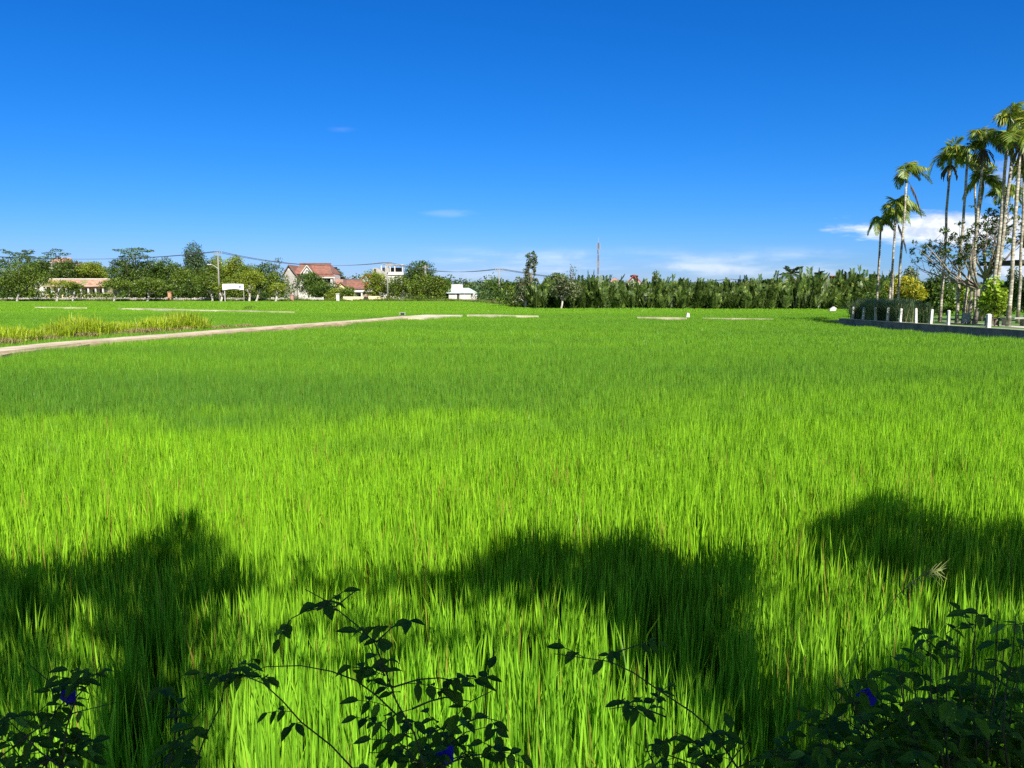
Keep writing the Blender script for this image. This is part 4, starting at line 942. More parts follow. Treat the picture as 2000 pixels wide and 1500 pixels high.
# ------------------------------------------------------------------ fence, posts, poles, wires, mast
def build_street():
    rng = random.Random(9); Y = 194
    fw = plain('weathered_fence', (0.46, 0.42, 0.40), (0.20, 0.18, 0.16), .9, .95, 0, (1, 1, .3))
    x0, x1 = xat(-60, 580, Y), xat(560, 580, Y); f = empty('roadside_fence', ((x0+x1)/2, Y, 0), 'long low weathered picket fence under the left tree line', 'fence')
    mb = MB(); x = x0
    while x < x1:
        h = 1.35 + rng.uniform(-.18, .12)
        if rng.random() > .06: mb.box(x-(x0+x1)/2, x-(x0+x1)/2+.36, 0, .06, 0, h)
        x += .45
    mb.build('pickets', fw, f)
    part(f, 'rail', fw, (x0-(x0+x1)/2, x1-(x0+x1)/2, .065, .13, .35, .45), (x0-(x0+x1)/2, x1-(x0+x1)/2, .065, .13, 1.0, 1.1))
    brick = plain('brick_pillar', (0.50, 0.26, 0.14), (0.40, 0.22, 0.13), 2)
    for px, h, lab, mt in ((332, 2.6, 'orange brown brick pillar in the fence under the almond tree', brick), (571, 2.0, 'pinkish gate pillar by the two storey house', pinkish), (660, 2.2, 'white gate pillar beside the low wall', white)):
        Yp = 192; p = empty('gate_pillar', (xat(px, 580, Yp), Yp, 0), lab, 'pillar'); part(p, 'shaft', mt, (-.36, .36, -.36, .36, 0, h)); part(p, 'cap', mt, (-.46, .46, -.46, .46, h+.002, h+.16))
    Yp = 193; w = empty('garden_wall', (xat(613, 585, Yp), Yp, 0), 'low white wall in front of the two storey house', 'wall'); part(w, 'panel', white, (-2, 2.2, 0, .2, 0, 1.25)); part(w, 'coping', white, (-2.1, 2.3, -.06, .26, 1.252, 1.36))
    for i in range(3): part(w, 'post', white, (-2.1+i*2.1, -1.8+i*2.1, -.1, -.005, 0, 1.5))
    Yp = 194; w = empty('garden_wall', (xat(722, 585, Yp), Yp, 0), 'pale yellowish wall in front of the orange roofed house', 'wall'); part(w, 'panel', cream, (-6.5, -1.5, 0, .2, 0, 1.6), (-.3, 2.6, 0, .2, 0, 1.7)); part(w, 'gate', dark, (-1.4, -.4, .05, .12, 0.1, 1.5))
    # banner
    Yb = 183; c = empty('banner', (xat(455, 560, Yb), Yb, 0), 'white curved banner on two posts under the trees', 'banner')
    xa, xb, zt, zb = xat(434, 560, Yb), xat(475, 560, Yb), zat(555, Yb), zat(566.5, Yb); cx = (xa+xb)/2; mb = MB(); n = 12
    for i in range(n+1):
        t = i/n; x = (xa-cx) + (xb-xa)*t; zz = .28*math.sin(math.pi*t); mb.v += [(x, .3*math.sin(math.pi*t), zb+zz), (x, .3*math.sin(math.pi*t), zt+zz*.3)]
    for i in range(n): mb.f.append((2*i, 2*i+2, 2*i+3, 2*i+1))
    cloth = mb.build('cloth', plain('banner_cloth', (0.82, 0.83, 0.86), (0.78, 0.8, 0.84), .5), c); md = cloth.modifiers.new('thick', 'SOLIDIFY'); md.thickness = .02
    mk = MB(); mk.box(1.35, 1.8, .05, .1, zt-.75, zt-.35); mk.box(1.95, 2.15, .0, .04, zt-.65, zt-.4); mk.build('printing', plain('banner_print', (0.15, 0.22, 0.3), None, 2), cloth)
    for x, q in ((xa-cx+.35, .07), (xb-cx-.1, .035)): part(c, 'post', white, (x-q, x+q, .31, .31+2*q, 0, zt-.1))
    # utility poles
    conc = plain('pole_concrete', (0.27, 0.25, 0.23), (0.20, 0.19, 0.18), 1)
    tops = []
    def pole(px, topy, Y, lab, lamp=False, arm=1.0, box=False, r=.17):
        x = xat(px, 560, Y); h = zat(topy, Y); o = empty('utility_pole', (x, Y, 0), lab, 'utility pole', 'utility poles along the far road')
        mb = MB(); mb.tube([(0, 0, 0), (0, 0, h)], [r*1.4, r*.75], 8); mb.build('shaft', conc, o, True)
        mb = MB(); mb.box(-arm, arm, -.06, .06, h-.5, h-.36); mb.build('crossarm', conc, o)
        for k in (-1, -.45, .45, 1):
            mb = MB(); mb.tube([(k*arm*.92, 0, h-.358), (k*arm*.92, 0, h-.1), (k*arm*.92, 0, h+.06)], [.05, .09, .04], 6); mb.build('insulator', grey, o)
        if box: mb = MB(); mb.box(-.5, .5, -.45, -.2, h-2.4, h-1.3); mb.tube([(0, -.33, h-1.3), (0, -.33, h-1.0)], .06); mb.build('transformer', grey, o)
        if lamp:
            mb = MB(); mb.tube([(0, 0, h-4), (-1.0, 0, h-3.2), (-1.6, 0, h-3.0)], [.06, .05, .05], 6); l = mb.build('lamp_arm', white, o); mb = MB(); mb.box(-2.5, -1.55, -.14, .14, h-3.05, h-2.87); mb.build('lamp_head', white, l)
        tops.append((x, Y, h)); return o
    pole(-330, 472, 120, 'utility pole outside the left edge carrying the wires')
    pole(428, 491.5, 186, 'utility pole with a street lamp above the white banner', True, 1.0)
    pole(757, 513, 196, 'utility pole with a transformer in front of the concrete building', False, 1.1, True)
    pole(975, 525.5, 186, 'lone utility pole in the gap between village and nipa grove', False, .9, False, .14)
    pole(1425, 545, 260, 'small distant utility pole above the nipa grove', False, .9, False, .16)
    pole(1760, 560, 270, 'distant utility pole hidden behind the right grove')
    wire = plain('wire', (0.05, 0.055, 0.06), None, 2, .6)
    labs = ['between the left edge and the lamp pole', 'between the lamp pole and the transformer pole', 'between the transformer pole and the lone pole', 'from the lone pole across the grove', 'over the right part of the grove']
    sags = [2.2, 1.8, 1.4, 2.5, 1.5]
    for i in range(5):
        a, b = tops[i], tops[i+1]
        for k in (-1, -.45, .45, 1):
            mb = MB(); pts = []
            for j in range(17):
                t = j/16; pts.append((a[0]+(b[0]-a[0])*t + k*.9*(1-t) + k*.9*t, a[1]+(b[1]-a[1])*t, a[2]+(b[2]-a[2])*t + .06 - 4*sags[i]*t*(1-t)))
            mb.tube(pts, .028, 4); o = mb.build('power_line', wire); tag(o, 'thin dark power line ' + labs[i], 'power line', 'power lines ' + labs[i])
    # second pole stub
    Y = 210; o = empty('utility_pole', (xat(831, 530, Y), Y, 0), 'pale pole top showing in the tall dark feathery tree', 'utility pole'); h = zat(518, Y); part(o, 'shaft', conc, (-.22, .22, -.22, .22, 0, h)); part(o, 'crossarm', conc, (-.9, .9, -.3, -.23, h-.6, h-.4))
    # telecom mast
    Y = 330; x = xat(1168, 540, Y); h = zat(474, Y); o = empty('telecom_mast', (x, Y, 0), 'thin red and white telecom mast far behind the nipa grove', 'mast')
    steel = plain('mast_red', (0.20, 0.14, 0.135), (0.16, 0.12, 0.11), .5); steelw = plain('mast_white', (0.30, 0.30, 0.31), (0.25, 0.25, 0.26), .5)
    nseg = 9
    for i in range(nseg):
        z0, z1 = h*i/nseg, h*(i+1)/nseg; mb = MB(); r = .3
        c3 = [(math.cos(a)*r, math.sin(a)*r) for a in (R(90), R(210), R(330))]
        for (cx_, cy_) in c3: mb.tube([(cx_, cy_, z0), (cx_, cy_, z1)], .09, 5)
        for q in range(4):
            for j in range(3):
                za, zb_ = z0+(z1-z0)*q/4, z0+(z1-z0)*(q+1)/4; a_, b_ = c3[j], c3[(j+1) % 3]; mb.tube([(*a_, za), (*b_, zb_)], .045, 4)
        mb.build('lattice_section', steel if i % 2 == 0 else steelw, o)
    for (dx, zc, hh) in ((.9, h-1.5, 2.4), (-.9, h-1.5, 2.4), (.9, h-8.4, 2.2), (-.9, h-8.2, 2.0), (0, h-3.2, 1.6)):
        dx *= .7; part(o, 'antenna_panel', conc, (dx-.12, dx+.12, -.8, -.6, zc-hh/2, zc+hh/2))
    part(o, 'lightning_rod', steelw, (-.05, .05, -.05, .05, h, h+2))
    Y = 300; x = xat(1132, 530, Y); o = empty('guyed_antenna', (x, Y, 0), 'very thin bare antenna pole left of the telecom mast', 'antenna'); h = zat(512, Y); part(o, 'shaft', steelw, (-.06, .06, -.06, .06, 0, h)); part(o, 'tip', steelw, (-.3, .3, -.03, .03, h-1.5, h-1.4))
build_street()

# ------------------------------------------------------------------ the walled garden on the right
def build_garden():
    rng = random.Random(21)
    wallm = plain('dark_wall_stone', (0.20, 0.20, 0.19), (0.09, 0.10, 0.10), 1.6, .9, .3); capm = plain('wall_cap', (0.42, 0.38, 0.31), (0.26, 0.26, 0.18), 1.5)
    w = empty('retaining_wall', (WALL[0][0], WALL[0][1], 0), 'low dark retaining wall between the paddy and the palm garden', 'wall')
    o = Vector((WALL[0][0], WALL[0][1], 0))
    def strip(h0, h1, d0, d1, mat, nm):
        mb = MB()
        for i in range(len(WALL)-1):
            a, b = WALL[i], WALL[i+1]
            mb.slab([(a[0]+d0-o.x, a[1]-o.y, h1), (b[0]+d0-o.x, b[1]-o.y, h1), (b[0]+d1-o.x, b[1]-o.y, h1), (a[0]+d1-o.x, a[1]-o.y, h1)], h1-h0)
        mb.build(nm, mat, w)
    strip(0, .82, 0, .22, wallm, 'masonry'); strip(.822, .86, -.04, .28, capm, 'coping')
    e = MB(); e.box(.2, 9, .0, .2, 0, .82); e.build('return_wall', wallm, w)
    # white posts: built once, copied with their parts
    wp = plain('white_post_paint', (0.62, 0.60, 0.57), (0.36, 0.35, 0.31), 5, .85)
    spots = [(1665.5, 'first white post, at the far left corner of the garden wall'), (1686.5, 'second white post from the wall corner, left of the first palm trunk'), (1711, 'third white post, in front of the leftmost areca trunk'), (1734, 'fourth white post from the wall corner, in front of the tall grass'),
             (1759, 'fifth white post, in the middle of the tall blue green grass'), (1790, 'sixth white post, near the right end of the tall grass'), (1818.5, 'seventh white post, between the tall grass and the lone straight palm'), (1853, 'tall white post just right of the lone straight palm'), (1930.5, 'nearest white post, short and broad beside the leafy bush')]
    def px_of(x, y): return 1000 + F*x/(y*math.cos(PITCH) - (-1.6)*0)  # approximate column of a wall point
    def wall_at(px):
        best = None
        for i in range(400):
            t = i/399; y = 51.3 - 22*t; x = np.interp(y, [20, 30, 35.5, 40, 46, 51.5], [23.6, 23.1, 22.7, 22.3, 21.75, 21.3]) + .1
            v = Vector((x, y, 1.2)) - Vector((0, 0, CAM_Z)); fw = v.y*math.cos(PITCH) - v.z*math.sin(PITCH); q = 1000 + F*v.x/fw
            if best is None or abs(q-px) < best[0]: best = (abs(q-px), x, y)
        return best[1], best[2]
    proto = None
    for i, (px, lab) in enumerate(spots):
        x, y = wall_at(px); s = .86 if i < 8 else .72
        if proto is None:
            proto = empty('white_post', (x, y, .862), lab, 'post', 'white posts on the garden wall')
            mb = MB(); mb.v = []; q = .068
            mb.box(-q, q, -q, q, 0, .86); mb.build('post_shaft', wp, proto)
            cm = MB(); b = [(-q, -q, .862), (q, -q, .862), (q, q, .862), (-q, q, .862)]; cm.v = b + [(-q*.55, -q*.55, .91), (q*.55, -q*.55, .91), (q*.55, q*.55, .91), (-q*.55, q*.55, .91)]
            cm.f = [(3, 2, 1, 0), (4, 5, 6, 7), (0, 1, 5, 4), (1, 2, 6, 5), (2, 3, 7, 6), (3, 0, 4, 7)]; cm.build('post_top', wp, proto); r = proto
        else:
            r = proto.copy(); COL.objects.link(r); r['label'] = lab; r.location = (x, y, .862)
            for ch in list(proto.children):
                c = ch.copy(); COL.objects.link(c); c.parent = r
        r.scale = (s if i < 8 else 1.25, s if i < 8 else 1.25, s*rng.uniform(.96, 1.04)); r.rotation_euler = (rng.uniform(-.04, .04), rng.uniform(-.05, .05), rng.uniform(-.2, .2))
    # vetiver-like hedge of tall blue green grass
    hm = leafmat('vetiver_leaf', (0.10, 0.17, 0.07), (0.22, 0.32, 0.15), (0.34, 0.32, 0.16), trans=.3, ccfrac=.12)
    protos = [tussock_mesh(400+i, 620, 1.45, .55, hm) for i in range(3)]
    for i in range(34):
        t = (i % 17)/16; y = 50.6 - 5.6*t + rng.uniform(-.15, .15); x = np.interp(y, [40, 46, 51.5], [22.3, 21.75, 21.3]) + (.75 if i < 17 else 1.5) + rng.uniform(-.1, .1)
        o_ = link('vetiver_clump', protos[i % 3], loc=(x, y, .80)); s = .95 if t > .06 else .8; o_.scale = (.8, .8, s*rng.uniform(.85, 1.05)); o_.rotation_euler = (0, 0, rng.uniform(0, 6)); tag(o_, 'clump of tall blue green grass in the dense row behind the white posts', 'grass clump', 'tall grass clumps behind the white posts')
    T = tree
    T('golden yellow leaved bush behind the tall grass row', 1738, 1812, 538, 592, 606, 58, 'yellow', 71, 12, leaf=.20, bz=.80, name='bush', cat='bush', dens=1.0, depth=3)
    T('yellow green bush between the first palm trunks', 1718, 1752, 550, 594, 606, 60, 'light', 711, 8, leaf=.2, bz=.80, name='bush', cat='bush', dens=.9, depth=2.5)
    T('bright lime bush with large leaves beside the bench', 1916, 1976, 541, 618, 632, 41.5, 'lime', 72, 13, leaf=.24, bz=.80, name='bush', cat='bush', dens=.95, depth=2)
    T('small lime leaved shrub between the palm trunks', 1876, 1902, 555, 605, 628, 45, 'lime', 73, 7, leaf=.18, bz=.80, name='bush', cat='bush', dens=.6, depth=1.2)
    T('reddish leaved bush at the left end of the palm garden', 1712, 1736, 566, 596, 606, 56, 'mid', 74, 6, leaf=.18, bz=.80, name='bush', cat='bush', dens=.7, depth=1.5)
    T('grey green casuarina like tree behind the golden bush', 1756, 1800, 520, 570, 600, 66, 'casuarina', 75, 9, leaf=.2, dens=.6, open_=.3)
    T('dark leafy tree behind the middle palm trunks', 1800, 1872, 532, 606, 612, 60, 'dark', 76, 13, leaf=.22, bz=.80, dens=1.0)
    T('dark shrubbery closing the garden behind the tall grass row', 1690, 1800, 562, 606, 612, 63, 'dark', 82, 14, leaf=.22, bz=.80, name='bush', cat='bush')
    T('dark shrubbery closing the garden behind the palm trunks', 1790, 1910, 570, 612, 618, 61, 'dark', 83, 16, leaf=.22, bz=.80, name='bush', cat='bush')
    T('dark shrubbery behind the lime bush', 1900, 1990, 560, 612, 618, 58, 'dark', 84, 14, leaf=.22, bz=.80, name='bush', cat='bush')
    T('olive tree in the shade behind the dense palm trunks', 1850, 1915, 546, 606, 612, 62, 'mid', 77, 11, leaf=.22, bz=.80, dens=1.0)
    T('dark conifer like hedge tree at the right edge', 1948, 1992, 520, 608, 625, 50, 'dark', 78, 11, leaf=.16, bz=.80, dens=1.1)
    T('dark tree at the right edge behind the shelter', 1980, 2040, 535, 612, 625, 52, 'blue', 79, 11, leaf=.18, bz=.80, dens=1.1)
    T('overhanging leafy tree entering at the right edge', 1990, 2060, 418, 500, 625, 47, 'mid', 80, 10, leaf=.2, bz=.80, dens=.55)
    T('young tree with few broad leaves at the left corner of the garden', 1664, 1690, 566, 590, 614, 53, 'light', 81, 5, tx=1681, leaf=.24, bz=.80, dens=.5, trunk=.05, depth=1)
    # frangipani-like open trees: branching skeleton with leaf rosettes
    def open_tree(label, base_px, Y, tips, seed, leafk, lean, r0=.22, name='frangipani_tree', rosette=.30, dens=1.0):
        rg = random.Random(seed); bx = at(base_px, 625, Y).x; root = empty(name, (bx, Y, .80), label, 'tree')
        L3 = lambda p, y=0: Vector((at(p[0], p[1], Y).x - bx, y, at(p[0], p[1], Y).z - .80))
        fk = L3(lean); mb = MB(); mb.tube([(0, 0, -.1), tuple(fk*.5 + Vector((.12, 0, 0))), tuple(fk)], [r0, r0*.8, r0*.7], 8); cl = []
        for (px, py, sub) in tips:
            yy = rg.uniform(-1.6, 1.6); e = L3((px, py), yy); mid = fk.lerp(e, .5) + Vector((rg.uniform(-.2, .2), 0, -rg.uniform(0, .35)))
            mb.tube([fk, mid, e], [r0*.45, r0*.28, r0*.13], 6)
            for k in range(sub):
                st = mid.lerp(e, rg.uniform(.1, 1)); d = Vector((rg.uniform(-1, 1), rg.uniform(-1, 1), rg.uniform(.1, 1.3))).normalized()*rg.uniform(.5, 1.15)
                en = st + d; m2_ = st.lerp(en, .5) + Vector((0, 0, -.08)); mb.tube([st, m2_, en], [r0*.14, r0*.1, r0*.05], 4)
                for q in range(2):
                    d2 = en + Vector((rg.uniform(-.35, .35), rg.uniform(-.35, .35), rg.uniform(.05, .4))); mb.tube([en, d2], [r0*.06, r0*.03], 3)
                    if rg.random() < .62*dens: cl.append((d2.x, d2.y, d2.z, rosette*rg.uniform(.4, .8), rosette*.6, rosette*rg.uniform(.3, .6)))
        mb.build('trunk', plain('grey_branch_bark', (0.30, 0.26, 0.21), (0.15, 0.13, 0.10), 4, .9), root, True)
        link('crown', leaf_cloud('crown', cl, .17, LEAF[leafk], seed, per=16, aspect=.45, shell=.2), root); return root
    open_tree('spreading half bare tree with dark leaf clusters, its trunk leaning behind the palms', 1903, 43.5, [(1792, 480, 9), (1812, 492, 8), (1830, 478, 8), (1850, 470, 9), (1865, 500, 9), (1822, 522, 8), (1846, 530, 9), (1876, 470, 9), (1800, 500, 6), (1885, 520, 7), (1838, 505, 7)], 90, 'dark', (1911, 565), .15)
    open_tree('tall half bare tree with fine pale twigs right of the dense palm trunks', 1914, 48, [(1905, 430, 12), (1920, 440, 12), (1932, 428, 10), (1900, 465, 12), (1922, 470, 12), (1945, 450, 8), (1912, 500, 10), (1930, 505, 9), (1962, 430, 9), (1980, 445, 9), (1975, 470, 8), (1990, 425, 8)], 91, 'dark', (1926, 545), .22, 'bare_tree', .24, 1.0)
    # shelter roof, bench, small sign, seat and white slab
    s = empty('garden_shelter', (xat(1990, 520, 46), 46, .80), 'dark flat roofed shelter cut by the right edge', 'shelter'); z = zat(516, 46)-.80
    dk = plain('dark_timber', (0.05, 0.04, 0.03), (0.03, 0.025, 0.02), 4)
    part(s, 'roof', dk, (-.55, 4, -1, 3, z, z+.22)); part(s, 'fascia', white, (-.3, 4, -1.06, -1.005, z-.05, z+.04))
    for x in (.1, 3.2): part(s, 'post', dk, (x, x+.16, -.8, -.64, 0, z-.06))
    b = empty('garden_bench', (xat(1980, 620, 41), 41, .80), 'grey stone bench with a raised end under the lime bush', 'bench'); st = plain('bench_stone', (0.36, 0.34, 0.31), (0.22, 0.21, 0.19), 3)
    part(b, 'seat', st, (-.55, .7, -.22, .22, .36, .44)); part(b, 'leg', st, (-.5, -.36, -.18, .18, 0, .358)); part(b, 'leg', st, (.45, .6, -.18, .18, 0, .358))
    bk = MB(); bk.extr([(.6, -.2, .445), (.68, -.2, .445), (.86, -.2, .95), (.78, -.2, .95)], (0, .4, 0)); bk.build('armrest', st, b)
    b = empty('wooden_stool', (xat(1938, 620, 40.5), 40.5, .80), 'low dark slatted stool between the nearest white post and the bush', 'stool'); part(b, 'seat', dk, (-.3, .3, -.2, .2, .38, .42))
    for x in (-.26, .22):
        for y in (-.18, .14): part(b, 'leg', dk, (x, x+.05, y, y+.05, 0, .378))
    part(b, 'stretcher', dk, (-.2, .2, -.17, -.14, .15, .19))
    sg = empty('garden_sign', (xat(1887, 620, 42.8), 42.8, .80), 'small blue grey sign board on the lawn between palm trunks', 'sign'); part(sg, 'board', plain('sign_blue', (0.20, 0.27, 0.30), (0.15, 0.2, 0.24), 3), (-.2, .2, -.03, .02, .12, .62)); part(sg, 'foot', white, (-.08, .0, -.04, -.031, .15, .3)); part(sg, 'stake', dk, (-.03, .03, .021, .05, 0, .5))
    p = ground(1627, 606, .6); o_ = MB(); o_.extr([(-.38, 0, 0), (.3, 0, 0), (.42, 0, .3), (.1, 0, .52), (-.3, 0, .22)], (0, .35, 0)); o2 = o_.build('foam_block', white, None, False, (p.x, p.y, .5)); md = o2.modifiers.new('b', 'BEVEL'); md.width = .03; tag(o2, 'white lump of foam lying at the foot of the nipa grove', 'block')
    # marker post and small white stone on the bund
    p = ground(1344, 619.5, .62); o_ = MB(); o_.extr([(-.14, 0, 0), (.14, 0, 0), (.1, 0, .3), (-.08, 0, .36)], (0, .2, 0)); o2 = o_.build('marker_stone', white, None, False, (p.x, p.y, .62)); tag(o2, 'small white marker stone standing on the far bund', 'stone')
    p = ground(786, 615, .62)
    gt = empty('sluice_gate', (p.x, p.y, .6), 'small concrete sluice frame where the path meets the far landing', 'sluice gate'); gt.scale = (.45, .45, .45); part(gt, 'post', grey, (-.55, -.4, 0, .15, 0, .42)); part(gt, 'post', grey, (.4, .55, 0, .15, 0, .42)); part(gt, 'lintel', grey, (-.6, .6, -.02, .17, .422, .5)); part(gt, 'plate', dark, (-.39, .39, .05, .09, 0, .4))
build_garden()

# ------------------------------------------------------------------ what throws the foreground shade: a tree and an unseen thatched roof added behind the camera
def inpoly(x, y, poly):
    c = False; j = len(poly)-1
    for i in range(len(poly)):
        xi, yi = poly[i]; xj, yj = poly[j]
        if (yi > y) != (yj > y) and x < (xj-xi)*(y-yi)/(yj-yi)+xi: c = not c
        j = i
    return c
def build_shade():
    rng = random.Random(44)
    # where the canopy is dense, given by the patches of field it stands over along the sunlight
    regions = [
        ([(-350,1085),(0,1080),(120,1085),(230,1050),(300,1010),(360,995),(415,1035),(440,1080),(520,1105),(500,1140),(420,1150),(330,1185),(250,1180),(110,1165),(0,1200),(-350,1230)], 4.2),
        ([(-300,1200),(90,1175),(100,1290),(60,1400),(-300,1520)], 2.6),
        ([(320,1185),(430,1190),(450,1300),(420,1420),(400,1520),(330,1520)], 2.0),
        ([(200,1180),(340,1170),(310,1320),(310,1520),(190,1520),(230,1330)], 6.0),
        ([(560,1095),(720,1085),(830,1110),(780,1150),(600,1140)], .4),
        ([(840,1130),(930,1085),(1000,1030),(1060,1035),(1120,1055),(1230,1035),(1330,1060),(1420,1052),(1500,1090),(1450,1160),(1480,1230),(1530,1300),(1600,1380),(1640,1520),(1540,1500),(1470,1440),(1400,1370),(1320,1300),(1250,1230),(1170,1180),(1060,1135),(960,1150)], 6.5),
        ([(1440,1110),(1560,1120),(1640,1220),(1560,1330),(1480,1250)], .45),
        ([(1590,1020),(1660,985),(1740,955),(1830,985),(1900,1010),(2000,1005),(2400,990),(2400,1165),(2000,1160),(1890,1135),(1760,1120),(1640,1080)], 4.2),
        ([(1560,1330),(1700,1290),(1900,1210),(2400,1180),(2400,1520),(1560,1520)], 1.6),
    ]
    C = []; leaf = .17
    for poly, cov in regions:
        gp = [tuple(ground(x, y, .6).xy) for x, y in poly]; xs = [p[0] for p in gp]; ys = [p[1] for p in gp]
        area = abs(sum(gp[i-1][0]*gp[i][1]-gp[i][0]*gp[i-1][1] for i in range(len(gp))))/2; n = int(cov*area/(leaf*leaf*.45*.5)); k = 0
        while k < n:
            x, y = rng.uniform(min(xs), max(xs)), rng.uniform(min(ys), max(ys))
            if not inpoly(x, y, gp): continue
            z = rng.uniform(5.0, 7.8); t = (z-.6)/TO_SUN.z
            C.append((x + TO_SUN.x*t + rng.gauss(0, .05), y + TO_SUN.y*t + rng.gauss(0, .07), z)); k += 1
    C = np.array(C); n = len(C); r = np.random.default_rng(4)
    a = r.normal(0, 1, (n, 3)); a /= np.linalg.norm(a, axis=1)[:, None]; b = np.cross(a, r.normal(0, 1, (n, 3))); b /= np.linalg.norm(b, axis=1)[:, None]
    L_ = (leaf*r.uniform(.6, 1.3, n))[:, None]; V = np.stack([C-a*L_*.5, C+b*L_*.25, C+a*L_*.5, C-b*L_*.25], axis=1)
    bx, by = -.44, -.6
    root = empty('shade_tree', (bx, by, 0), 'leafy tree close behind the viewpoint shading the foreground rice', 'tree')
    cr = link('crown', quads_mesh('crown', V - np.array([bx, by, 0]), 4, LEAF['dark'], [(0, 1, 2, 3)]), root)
    mb = MB(); mb.tube([(0, 0, -.1), (.03, 0, 2.5), (-.02, 0, 5.0), (0.0, .05, 6.8)], [.11, .085, .07, .05], 9)
    for i in range(16):
        p = C[rng.randrange(n)] - np.array([bx, by, 0]); s = Vector((0, 0, rng.uniform(4.6, 6.6))); e = Vector(p); mb.tube([s, s.lerp(e, .5) + Vector((0, 0, .15)), e], [.035, .022, .01], 5)
    mb.build('trunk', bark, root, True)
    th = plain('thatch', (0.30, 0.24, 0.13), (0.18, 0.14, 0.08), 9, .95, .6, (1, .2, 1)); s = empty('added_shade_roof', (1.5, -3.5, 0), 'unseen thatched roof added behind the viewpoint to shade the vines', 'shelter')
    mb = MB(); e0 = -3.5
    y_edge = 2.90 - (4.6-.6)/math.tan(SUN_EL)*math.cos(math.pi-SUN_AZ)
    mb.slab([(-9, y_edge-e0, 4.6), (10, y_edge-e0, 4.6), (10, -2.6, 6.4), (-9, -2.6, 6.4)], .22); mb.slab([(-9, -2.61, 6.4), (10, -2.61, 6.4), (10, -6.5, 4.4), (-9, -6.5, 4.4)], .22); mb.build('roof', th, s)
    for x in (-8, -3, 3.5, 9): part(s, 'post', bark, (x-.1, x+.1, y_edge-e0-.9, y_edge-e0-.7, 0, 4.8))
build_shade()

# ------------------------------------------------------------------ foreground vines
VLEAF = leafmat('vine_leaf', (0.035, 0.11, 0.006), (0.085, 0.22, 0.012), (0.15, 0.32, 0.03), trans=.35, gloss=.05, rough=.5, noise=.2)
VSTEM = plain('vine_stem', (0.07, 0.08, 0.03), (0.04, 0.04, 0.02), 30, .8)
BLUE = leafmat('blue_petal', (0.02, 0.015, 0.42), (0.03, 0.03, 0.6), None, trans=.4)
def leaflet(mb, p, d, up, L_, W, rng):
    """An ovate leaflet folded along its midrib."""
    d = d.normalized(); s = d.cross(up); s = s.normalized() if s.length > 1e-4 else Vector((1, 0, 0)); nrm = s.cross(d)
    b = len(mb.v); prof = [(0, 0), (.12, .55), (.34, 1.0), (.6, .9), (.84, .45), (1.0, 0)]; f = rng.uniform(.1, .3); cv = rng.uniform(.05, .28)
    for t, w in prof:
        c = p + d*L_*t - nrm*L_*cv*t*t
        mb.v.append(tuple(c)); mb.v.append(tuple(c + s*W*.5*w + nrm*W*f*w)); mb.v.append(tuple(c - s*W*.5*w + nrm*W*f*w))
    for i in range(5):
        a = b+3*i; c = a+3
        if i == 0: mb.f += [(a, c, c+1), (a, c+2, c)]
        elif i == 4: mb.f += [(a, c, a+1), (a, a+2, c)]
        else: mb.f += [(a, c, c+1, a+1), (a, a+2, c+2, c)]
def pinnate(lm, sm, p, d, size, rng, pairs=2):
    d = d.normalized(); e = p; pts = [p]; n = pairs+1
    for i in range(n):
        d = (d + Vector((0, 0, -.16))).normalized(); e = e + d*size*.62; pts.append(e)
    sm.tube(pts, .0008, 4, cap=False); side = d.cross(Vector((0, 0, 1))).normalized()
    for i in range(1, n):
        for s_ in (-1, 1):
            dd = side*s_*.9 + d*.45 + Vector((rng.uniform(-.25, .25), rng.uniform(-.25, .25), rng.uniform(-.85, .1)))
            leaflet(lm, pts[i], dd, Vector((rng.uniform(-.3, .3), rng.uniform(-.6, .1), 1)), size*rng.uniform(.8, 1.15), size*rng.uniform(.42, .6), rng)
    leaflet(lm, pts[-1], d + Vector((0, 0, rng.uniform(-.7, 0))), Vector((0, -.3, 1)), size*rng.uniform(1.0, 1.25), size*.58, rng)
